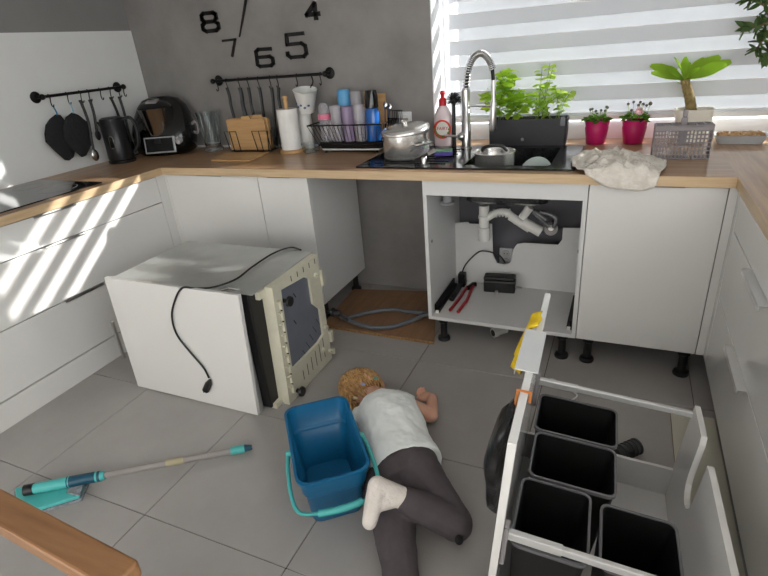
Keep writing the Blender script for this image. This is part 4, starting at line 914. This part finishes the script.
# paper towels
paper = mat('paper_towel', (232, 231, 227), .95, var=.02, vs=40, bump=.3, bs=90)
pr_ = Vector((.615, .445, H)); t = thing('paper_towel_holder', 'wooden paper towel holder with a white roll and wooden knob', 'paper towel', pr_)
S().lathe([(.001, 0), (.075, 0), (.075, .014), (.07, .018), (.001, .018)], pr_, 32).build('base', bamboo, t, 40)
S().lathe([(.02, .019), (.06, .019), (.06, .245), (.02, .245)], pr_, 32).build('roll', paper, t, 40)
S().lathe([(.012, .018), (.012, .30), (.017, .302), (.017, .31), (.012, .315), (.001, .316)], pr_, 16).build('post', bamboo, t, 40)
p2_ = Vector((.655, .559, H+.001)); t = thing('paper_roll', 'spare white paper roll standing behind the towel holder', 'paper roll', p2_)
S().lathe([(.02, 0), (.042, 0), (.042, .235), (.02, .235)], p2_, 28).build('roll', paper, t, 40); S().lathe([(.018, 0), (.02, 0), (.02, .236), (.018, .236)], p2_, 20).build('core', chip, t, 40)
# white cup hanging on the rail, and clear dish
h8 = RH[7]; cpp = atY(306, 101, .50)
t = thing('hanging_cup', 'white tapered cup hanging tilted from the wall rail', 'cup', cpp)
s = S().lathe([(.001, -.062), (.042, -.062), (.068, .06), (.071, .064), (.066, .064), (.04, -.057), (.001, -.057)], (0, 0, 0), 28); Rm = Matrix.Translation(cpp) @ Matrix.Rotation(math.radians(9), 4, 'Y') @ Matrix.Rotation(math.radians(10), 4, 'X'); s.v = [Rm @ p for p in s.v]
s.build('body', mat('white_cup', (220, 220, 216), .4, var=.03), t, 45)
for k in range(5):
    a = -PI/2-.9+.42*k; s = S().ball((.054*math.cos(a), .054*math.sin(a), -.01-.012*(k % 2)), (.008, .008, .006), 8, 6); s.v = [Rm @ p for p in s.v]; s.build('dot', mat('blue_dot', (84, 96, 130), .5, var=.1), t, 60)
s = S().tube(bez([(0, .062, .058), (.004, .085, .08), (0, .09, .10), (0, .08, .12)], 4), .004, 6); s.v = [Rm @ p for p in s.v]; s.build('hanger', blackm, t, 60)
dc = Vector((.748, .44, H+.001)); t = thing('clear_dish', 'clear plastic dish on the worktop beneath the dish rack', 'dish', dc)
S().lathe([(.001, 0), (.046, 0), (.056, .05), (.054, .05), (.044, .004), (.001, .004)], dc, 28).build('bowl', glass, t, 45)

# ------------------------------------------------------------------ dish rack with bottles
dk = thing('dish_rack', 'black wire dish rack full of bottles and cups', 'dish rack', (1.0, .45, H))
ax0, ax1, ay0, ay1 = .775, 1.235, .385, .592; bz0, bz1 = H+.045, H+.155
def loop(z, x0, x1, y0, y1, r=.004): S().tube([(x0, y0, z), (x1, y0, z), (x1, y1, z), (x0, y1, z)], r, 6, closed=True).build('frame_wire', blackm, dk)
loop(bz1, ax0, ax1, ay0, ay1); loop(bz0, ax0+.05, ax1-.03, ay0+.02, ay1-.02)
for k in range(20):
    f = k/19; xt, xb = ax0+(ax1-ax0)*f, ax0+.05+(ax1-ax0-.08)*f
    wire([(xt, ay0, bz1), (xb, ay0+.02, bz0)], dk, .0018); wire([(xt, ay1, bz1), (xb, ay1-.02, bz0)], dk, .0018)
for k in range(7):
    f = k/6; y = ay0+(ay1-ay0)*f; yb = ay0+.02+(ay1-ay0-.04)*f; wire([(ax0, y, bz1), (ax0+.05, yb, bz0)], dk, .0018); wire([(ax1, y, bz1), (ax1-.03, yb, bz0)], dk, .0018)
S().rings([rrect(.19, .07, .02, bz0-.02, (1.02, .48)), rrect(.2, .078, .02, bz0+.012, (1.02, .48)), rrect(.196, .074, .02, bz0+.012, (1.02, .48)), rrect(.186, .066, .02, bz0-.015, (1.02, .48))]).build('drip_tray', blackp, dk, 40)
box((.84, .41, bz0-.03), (1.2, .55, bz0-.021)).build('base_tray', pvc, dk, bevel=.003)
for x in (.86, 1.18):
    for y in (.42, .54): S().cyl((x, y, H+.001), (x, y, bz0-.03), .008).build('leg', blackp, dk)
# cutlery cage at the far end of the rack
for k in range(6): x = 1.225+.011*k; wire([(x, .57, bz1-.02), (x, .57, bz1+.045)], dk, .0018)
wire([(1.22, .57, bz1+.045), (1.285, .57, bz1+.045)], dk, .0025); wire([(1.22, .57, bz1+.0), (1.285, .57, bz1+.0)], dk, .0025)
zf = bz0+.014
def bottle(lab, x, y, parts, cat='bottle', name='bottle', grp='bottles in the dish rack'):
    t = thing(name, lab, cat, (x, y, zf), 0, grp)
    for nm, prof, m in parts: S().lathe(prof, (x, y, zf), 24).build(nm, m, t, 45)
    return t
clearp = mat('clear_plastic', (240, 236, 242), .1, trans=.75, var=.02); lilac = mat('lilac_plastic', (178, 158, 190), .2, trans=.4, var=.05); bluep = mat('blue_plastic', (40, 110, 196), .18, trans=.25, var=.05, coat=.3); lblue = mat('light_blue_cup', (92, 160, 206), .35, var=.03)
pinkc = mat('pink_cap', (226, 120, 150), .35, var=.03)
bottle('clear baby bottle with pink collar at the left of the dish rack', .853, .46, [('body', [(.001, 0), (.034, 0), (.036, .09), (.03, .12)], clearp), ('collar', [(.03, .12), (.038, .122), (.038, .148), (.03, .15)], pinkc), ('cover', [(.032, .15), (.03, .19), (.016, .21), (.001, .212)], clearp)])
bottle('clear tumbler with dark dots in the dish rack', .928, .46, [('body', [(.001, 0), (.033, 0), (.0355, .19), (.033, .19), (.03, .005), (.001, .005)], clearp)], 'tumbler', 'tumbler')
bottle('lilac tinted tumbler in the middle of the dish rack', 1.001, .46, [('body', [(.001, 0), (.032, 0), (.0355, .185), (.033, .185), (.029, .005), (.001, .005)], lilac)], 'tumbler', 'tumbler')
bottle('clear tall tumbler left of the blue bottle', 1.074, .46, [('body', [(.001, 0), (.034, 0), (.0355, .19), (.033, .19), (.031, .005), (.001, .005)], clearp)], 'tumbler', 'tumbler')
bottle('blue drinking bottle with black cap in the dish rack', 1.152, .462, [('body', [(.001, 0), (.038, 0), (.04, .02), (.038, .15), (.03, .175)], bluep), ('cap', [(.03, .17), (.036, .175), (.036, .23), (.03, .262), (.001, .265)], blackg)])
bottle('light blue upturned cup at the back of the dish rack', .95, .532, [('pedestal', [(.001, 0), (.03, 0), (.032, .17)], clearp), ('cup', [(.04, .17), (.037, .25), (.03, .268), (.001, .27)], lblue)], 'cup', 'cup')
bottle('clear glass upturned behind the tumblers in the dish rack', 1.025, .533, [('body', [(.001, 0), (.034, 0), (.034, .24), (.03, .255), (.001, .257)], clearp)], 'tumbler', 'tumbler')
for lab, x0, x1, y, h in (('narrow wooden board at the back of the dish rack', 1.062, 1.10, .558, .25), ('wooden cutting board at the right end of the dish rack', 1.108, 1.195, .558, .235)):
    t = thing('cutting_board', lab, 'cutting board', ((x0+x1)/2, y, zf)); box((x0, y-.005, zf), (x1, y+.005, zf+h)).build('plank', bamboo, t, bevel=.004)
for k, (a, b) in enumerate((((1.196, .512, zf), (1.216, .49, zf+.165)), ((1.196, .53, zf), (1.228, .52, zf+.15)))):
    t = thing('spoon', ('steel spoon leaning out of the dish rack beside the blue bottle', 'steel spoon at the right corner of the dish rack')[k], 'spoon', a, 0, 'spoons in the dish rack'); S().tube([a, b], .003, 6).build('handle', steel, t); S().ball(Vector(b)+Vector((.004, 0, .015)), (.013, .005, .02), 12, 8).build('spoon_bowl', steel, t, 60)

# ------------------------------------------------------------------ blue mop bucket
bk_ = thing('bucket', 'blue rectangular mop bucket with turquoise handle on the floor', 'bucket', (1.58, -1.054, 0), math.atan2(-.773, .635))
bl_ = mat('bucket_blue', (22, 98, 140), .32, var=.06, vs=12); tq = mat('turquoise_plastic', (78, 176, 172), .4, var=.05)
BH = .25
def bring(hx, hy, r, z, dx=0): return rrect(hx, hy, r, z, (dx, 0), 5)
S().rings([bring(.125, .082, .03, .0), bring(.135, .088, .035, .012), bring(.165, .098, .035, .16), bring(.167, .1, .035, .165), bring(.178, .105, .035, .17), bring(.196, .113, .04, BH-.012), bring(.201, .117, .042, BH-.012), bring(.203, .119, .042, BH), bring(.194, .110, .04, BH), bring(.174, .101, .035, .165), bring(.160, .093, .035, .15), bring(.13, .082, .035, .014)]).build('body', bl_, bk_, 45, world=False)
S().rings([bring(.06, .05, .03, .013, .03), bring(.058, .048, .03, .03, .03), bring(.05, .04, .03, .03, .03), bring(.048, .038, .03, .016, .03)], False, True).build('basin_ridge', bl_, bk_, 45, world=False)
zh = .23
hp_ = bez([(.02, -.128, zh), (.08, -.137, .212), (.16, -.14, .182), (.215, -.125, .165), (.232, -.07, .158), (.236, 0, .155), (.232, .07, .158), (.215, .125, .165), (.16, .14, .182), (.08, .137, .212), (.02, .128, zh)], 5)
ho = S().tube(hp_, [(.005, .008)]*len(hp_), 8).build('handle', tq, bk_, 60, world=False)
S().tube([hp_[i] for i in range(20, 31)], .0115, 10).build('grip', tq, ho, 60, world=False)
for sgn in (-1, 1): S().tube([(.02, sgn*.115, zh), (.02, sgn*.135, zh)], .011, 12).build('pivot', tq, ho, 40, world=False)

# ------------------------------------------------------------------ flat mop
mA, mB = atZ(27, 490, .05), atZ(252, 447, .022); md = (mB-mA).normalized(); ml = (mB-mA).length
mo = thing('floor_mop', 'turquoise flat mop with grey pole lying on the tiles', 'mop', (mA.x, mA.y, 0))
mx = lambda t: mA+(mB-mA)*t
dk_t = mat('petrol_plastic', (22, 72, 92), .4, var=.08)
S().tube([mx(.30), mx(.92)], .0125, 12).build('pole', mat('grey_pole', (142, 136, 132), .45, var=.06), mo, 40)
for a, b, m, r0, r1, nm in ((.02, .18, tq, .019, .022, 'grip_sleeve'), (.17, .31, dk_t, .022, .02, 'grip_inlay'), (.29, .33, tq, .021, .017, 'collar'), (.60, .68, mat('worn_band', (170, 160, 130), .6, var=.1), .0135, .0135, 'clamp_band'), (.90, .965, tq, .016, .0165, 'end_sleeve'), (.963, 1.0, dk_t, .0165, .009, 'end_cap')):
    S().tube([mx(a), mx((a+b)/2), mx(b)], [r0, (r0+r1)/2, r1], 14).build(nm, m, mo, 40)
S().tube([mx(-.01), mx(.03)], .021, 12).build('joint', blackp, mo, 40)
hq = [(15, 489), (82, 476), (86, 481), (79, 497), (40, 509), (18, 504)]
hw = [atZ(x, y, .02) for x, y in hq]
S().prism([(p.x, p.y) for p in hw], lambda u, v, t: (u, v, t), .012, .026).build('mop_plate', tq, mo, bevel=.004)
cc_ = sum(hw, Vector())/len(hw)
S().prism([(cc_.x+(p.x-cc_.x)*1.07, cc_.y+(p.y-cc_.y)*1.07) for p in hw], lambda u, v, t: (u, v, t), .0005, .0118).build('microfibre_pad', mat('grey_microfibre', (150, 154, 158), .95, c2=(110, 116, 122), vs=60, bump=.8), mo, bevel=.004)
S().prism([(atZ(x, y, .03).x, atZ(x, y, .03).y) for x, y in ((74, 477), (86, 478), (80, 496), (66, 493))], lambda u, v, t: (u, v, t), .0262, .032).build('pad_flap', MATS['grey_microfibre'], mo, bevel=.003)

# ------------------------------------------------------------------ wooden chair, only its top rail reaches into the picture
ch = thing('wooden_chair', 'wooden chair whose brown top rail crosses the lower left corner', 'chair', (1.62, -2.15, 0))
zc = .85; e0, e1 = atZ(0, 487, zc), atZ(140, 560, zc); f0 = atZ(0, 527, zc)
dx_ = (e1-e0).normalized(); ny = Vector((dx_.y, -dx_.x, 0)); wd_ = abs((f0-e0).dot(ny))
Lf = e0-dx_*.2; Rt = e1
P4 = [Lf, Rt-dx_*.006, Rt+ny*.006, Rt+ny*(wd_-.006), Rt-dx_*.006+ny*wd_, Lf+ny*wd_]
S().prism([(p.x, p.y) for p in P4], lambda u, v, t: (u, v, t), zc-.028, zc).build('top_rail', beech, ch, bevel=.006)
for t_ in (Lf+dx_*.03, Rt-dx_*.045):
    a = t_+ny*wd_*.5; S().tube([(a.x, a.y, zc-.027), (a.x, a.y-.03, .45), (a.x, a.y, .0)], [(.018, .018)]*3, 8).build('back_leg', beech, ch)
sc_ = (Lf+Rt)/2
box((sc_.x-.2, sc_.y-.47, .43), (sc_.x+.2, sc_.y-.03, .46)).build('seat', beech, ch, bevel=.006)
for sx in (-1, 1): S().tube([(sc_.x+sx*.17, sc_.y-.43, 0), (sc_.x+sx*.17, sc_.y-.43, .43)], .02, 8).build('front_leg', beech, ch)

# ------------------------------------------------------------------ child lying on the floor
pe = thing('person', 'child in white t-shirt, dark trousers and white socks lying face down beside the bucket', 'person', (1.75, -.85, 0))
skin = mat('skin', (222, 172, 148), .5, var=.04, vs=14, sub=.1)
shirt = mat('white_tshirt', (238, 242, 240), .85, var=.03, vs=18, bump=.25, bs=22); pants = mat('dark_grey_trousers', (78, 71, 74), .9, var=.08, vs=22, bump=.3, bs=28); sockm = mat('white_sock', (222, 214, 206), .95, var=.04, vs=40, bump=.4, bs=110)
def remesh(o, vox, it=6, f=.5):
    m = o.modifiers.new('remesh', 'REMESH'); m.mode = 'VOXEL'; m.voxel_size = vox; m.use_smooth_shade = True
    q = o.modifiers.new('smooth', 'SMOOTH'); q.iterations = it; q.factor = f
V = Vector
def lring(c, u, v, hu, hv, n=20, p=2.2):
    c, u, v = V(c), V(u).normalized(), V(v).normalized(); out = []
    for j in range(n):
        a = 2*PI*j/n; out.append(c+u*hu*math.copysign(abs(math.cos(a))**(2/p), math.cos(a))+v*hv*math.copysign(abs(math.sin(a))**(2/p), math.sin(a)))
    return out
rgt = V((.76, .65, 0)).normalized(); up = V((0, 0, 1))
HEAD = atZ(363, 389, .095); NECK = V((1.575, -.64, .105))
SHR, ELR, WRR = atZ(396, 402, .11), atZ(431, 415, .045), atZ(432.5, 398.5, .038)
SHL, ELL, WRL = V((1.56, -.74, .08)), atZ(418, 432, .032), V((1.66, -.66, .03))
HIPR, KNR, ANR = V((1.885, -.985, .115)), atZ(455, 523, .068), atZ(398, 496, .18)
HIPL, KNL, ANL = V((1.80, -1.045, .085)), V((1.93, -1.27, .06)), V((2.04, -1.47, .05))
fn = V((.50, .80, -.32)).normalized(); cr_ = V((-.78, .55, .12)); cr_ = (cr_-fn*cr_.dot(fn)).normalized(); sd_ = fn.cross(cr_)   # face, crown, side
MH = Matrix((sd_, fn, cr_)).transposed()
hp3 = lambda s_, f_, c_: HEAD+sd_*s_+fn*f_+cr_*c_
b = S()
b.ball(HEAD, (.074, .088, .092), 24, 16, MH); b.ball(hp3(0, .028, -.045), (.055, .055, .05), 18, 12, MH)
b.cap(hp3(0, .078, .005), .009, hp3(0, .094, -.022), .012, 10); b.ball(hp3(0, .072, -.075), (.022, .02, .018), 12, 8, MH)
for sgn in (-1, 1): b.ball(hp3(.074*sgn, -.005, -.012), (.012, .02, .028), 12, 8, MH); b.ball(hp3(.034*sgn, .06, -.03), (.024, .022, .022), 12, 8, MH)
b.cap(HEAD+(NECK-HEAD)*.35, .042, NECK+(NECK-HEAD)*.4, .045)
TOR = [((1.60, -.665, .11), .07, .055), ((1.645, -.705, .115), .105, .07), ((1.70, -.77, .112), .108, .08), ((1.77, -.87, .105), .1, .075), ((1.84, -.97, .105), .105, .082), ((1.87, -1.03, .1), .09, .07)]
b.rings([lring(c, rgt, up, hu, hv) for c, hu, hv in TOR])
def limb(s, pts): 
    for (p, r), (q, r2) in zip(pts, pts[1:]): s.cap(p, r, q, r2)
limb(b, [(SHR, .042), (ELR, .031), (WRR, .022)]); limb(b, [(SHL, .04), (ELL, .031), (WRL, .022)])
limb(b, [(HIPR, .075), (KNR, .048), (ANR, .029)]); limb(b, [(HIPL, .075), (KNL, .048), (ANL, .029)])
# feet (inside the socks)
HEELR, TOER = atZ(377.5, 486, .225), atZ(369.5, 522, .165)
b.cap(ANR, .028, HEELR, .024); b.cap(HEELR, .024, TOER, .02)
b.cap(ANL, .028, V((2.06, -1.52, .045)), .024); b.cap(V((2.06, -1.50, .035)), .025, V((2.12, -1.60, .03)), .02)
# hands: palm and five curled fingers
def hand(s, w, d, side, palm_n, L_=.085):
    d, side, pn = V(d).normalized(), V(side).normalized(), V(palm_n).normalized(); pc_ = w+d*.028
    s.rings([lring(w-d*.004, side, pn, .018, .013, 12), lring(w+d*.02, side, pn, .025, .013, 12), lring(w+d*.042, side, pn, .028, .011, 12), lring(w+d*.048, side, pn, .024, .008, 12)])
    for k, ln in enumerate((.034, .04, .038, .03)):
        r0 = w+d*.044+side*(.021-.014*k); a = r0+d*ln*.5-pn*.003; c = a+d*ln*.25+pn*ln*.45; e = c-d*ln*.15+pn*ln*.3
        s.cap(r0, .0068, a, .0065, 10); s.cap(a, .0065, c, .0058, 10); s.cap(c, .0058, e, .005, 10)
    t0 = w+d*.016+side*.022; t1 = t0+side*.018+d*.014+pn*.004; t2 = t1+d*.018+side*.004+pn*.008
    s.cap(t0, .009, t1, .0075, 10); s.cap(t1, .0075, t2, .006, 10)
hd_ = (atZ(410, 389.5, .03)-WRR); hand(b, WRR, hd_, hd_.cross(up).normalized()*-1, V((-.2, .3, .9)))
hand(b, WRL, (WRL-ELL), V((.5, .6, 0)), V((0, 0, -1)))
body = b.build('body', skin, pe, 60); remesh(body, .004, 5)
for sgn in (-1, 1):
    S().ball(hp3(.03*sgn, .079, .008), (.011, .006, .0075), 12, 8, MH).build('eye', mat('eye_white', (235, 232, 228), .2, var=.02), pe, 60); S().ball(hp3(.03*sgn, .0845, .007), (.005, .002, .005), 10, 6, MH).build('iris', mat('iris_brown', (70, 52, 40), .2, var=.1), pe, 60)
S().ball(hp3(0, .084, -.046), (.018, .006, .006), 12, 8, MH).build('lips', mat('lips_pink', (196, 120, 112), .45, var=.05), pe, 60)
# t-shirt
t_ = S(); g_ = .010
STOR = [((1.592, -.655, .112), .055, .052), ((1.625, -.685, .118), .1, .07), ((1.665, -.725, .12), .124, .084), ((1.72, -.80, .116), .126, .09), ((1.78, -.885, .11), .122, .086), ((1.835, -.955, .108), .128, .092), ((1.848, -.972, .108), .129, .093)]
t_.rings([lring(c, rgt, up, hu, hv, 24) for c, hu, hv in STOR])
sl = ELR-SHR; t_.cap(SHR-rgt*.03, .058, SHR+sl*.12, .054); t_.rings([lring(SHR+sl*f, sl.orthogonal(), sl.cross(sl.orthogonal()), r, r, 16) for f, r in ((-.1, .052), (.2, .053), (.42, .05))])
sl2 = ELL-SHL; t_.cap(SHL, .05, SHL+sl2*.4, .045)
sh = t_.build('tshirt', shirt, pe, 60); remesh(sh, .005, 4)
dsp = bpy.data.textures.new('cloth_folds', 'CLOUDS'); dsp.noise_scale = .055
for o_, st_ in ((sh, .013),):
    m = o_.modifiers.new('folds', 'DISPLACE'); m.texture = dsp; m.strength = st_; m.mid_level = .5; q = o_.modifiers.new('sm2', 'SMOOTH'); q.iterations = 2
# trousers
t_ = S()
t_.rings([lring(c, rgt, up, hu, hv, 24) for c, hu, hv in (((1.815, -.935, .108), .108, .08), ((1.85, -.985, .11), .118, .094), ((1.88, -1.035, .103), .112, .085))])
limb(t_, [(HIPR, .088), (HIPR.lerp(KNR, .5), .07), (KNR, .056)]); limb(t_, [(KNR, .056), (KNR.lerp(ANR, .5), .05), (KNR.lerp(ANR, .84), .042)])
limb(t_, [(HIPL, .084), (KNL, .058), (KNL.lerp(ANL, .88), .045)])
pt = t_.build('trousers', pants, pe, 60); remesh(pt, .005, 5)
m = pt.modifiers.new('folds', 'DISPLACE'); m.texture = dsp; m.strength = .008; m.mid_level = .5
for px_, py_ in ((467, 517), (459, 540)):
    c_ = atZ(px_, py_, .075); S().ball(c_, (.013, .013, .016), 12, 8).build('ear_patch', mat('black_felt', (22, 20, 22), .95, var=.1), pe, 60)
# socks
for pts in ([(KNR.lerp(ANR, .9), .034), (ANR, .034), (HEELR, .03)],):
    t_ = S(); limb(t_, pts); t_.cap(HEELR, .031, HEELR.lerp(TOER, .5), .028); t_.cap(HEELR.lerp(TOER, .45), .029, TOER, .023); t_.cap(ANR, .032, HEELR.lerp(TOER, .55), .024)
    so_ = t_.build('sock', sockm, pe, 60); remesh(so_, .004, 6)
t_ = S(); limb(t_, [(KNL.lerp(ANL, .9), .034), (ANL, .033), (V((2.06, -1.52, .045)), .029)]); t_.cap(V((2.06, -1.50, .035)), .03, V((2.12, -1.60, .03)), .024); remesh(t_.build('sock', sockm, pe, 60), .005, 6)
# hair: cap plus strands and two thin plaits
hairm = mat('blond_hair', (128, 90, 52), .45, c2=(202, 160, 104), vs=38)
t_ = S(); vs = []; nA, nB = 28, 16
for i in range(nB+1):
    for j in range(nA):
        th = .02+(2.25)*i/nB; a = 2*PI*j/nA
        f_ = math.sin(th)*math.cos(a); s_ = math.sin(th)*math.sin(a); c_ = math.cos(th)
        k = 1.05 if not (f_ > .62 and c_ < .5) else .93
        vs.append(hp3(s_*.077*k, f_*.09*k-.004, c_*.095*k))
t_.add(vs, [(i*nA+j, i*nA+(j+1) % nA, (i+1)*nA+(j+1) % nA, (i+1)*nA+j) for i in range(nB) for j in range(nA)])
hair = t_.build('hair', mat('dark_blond_hair', (150, 110, 68), .5, var=.15, vs=40), pe, 60)
t_ = S()
for k in range(150):
    a = random.uniform(0, 2*PI); th0 = random.uniform(.1, .9); pts = []
    if math.cos(a) > .72: th1 = .95
    else: th1 = random.uniform(1.8, 2.5)
    for q in range(7):
        th = th0+(th1-th0)*q/6; aa = a+.12*math.sin(q+k); r = 1.075+.04*abs(math.sin(k*1.7))+.012*math.sin(q*2+k)
        pts.append(hp3(math.sin(th)*math.sin(aa)*.077*r, math.sin(th)*math.cos(aa)*.09*r-.004, math.cos(th)*.095*r))
    t_.tube(pts, [.0026, .0036, .004, .004, .0036, .003, .0012], 5)
for k in range(26):      # loose ends spilling at the nape
    a0 = hp3(random.uniform(-.06, .06), -.085+random.uniform(-.01, .01), random.uniform(-.02, .03)); e0_ = atZ(352+random.uniform(-8, 10), 410+random.uniform(-10, 5), .05+random.random()*.06)
    t_.tube(bez([a0, a0.lerp(e0_, .5)+V((0, 0, .015)), e0_], 4), [.003]*8+[.001], 5)
o_ = t_.build('hair_strands', mat('blond_hair_light', (150, 108, 64), .42, c2=(206, 166, 112), vs=55), hair, 60); o_['kind'] = 'stuff'
for p0_, p1_, p2x in ((hp3(-.05, -.045, .05), hp3(-.045, -.07, -.03), hp3(-.05, -.04, -.10)), (hp3(.05, -.05, .045), hp3(.04, -.075, -.03), hp3(.035, -.05, -.10))):
    p2x.z = max(p2x.z, .03)
    P = bez([p0_, p1_, p2x], 10); S().tube(P, [.010+.003*math.sin(i*1.9) for i in range(len(P))], 8).build('plait', hairm, pe, 60)
for px_, py_, col in ((376, 378, (96, 150, 140)), (363, 384, (150, 150, 190)), (355, 398, (200, 180, 140))):
    d_ = ray(px_, py_); o0 = V(CAM); d_ = V(d_).normalized(); bq = (o0-HEAD).dot(d_); cq = (o0-HEAD).length_squared-.107**2; dq = bq*bq-cq
    p = o0+d_*(-bq-math.sqrt(max(dq, 0))); S().ball(p, (.012, .008, .006), 10, 8).build('hair_clip', mat('clip_%d' % px_, col, .3, var=.05), pe, 60)
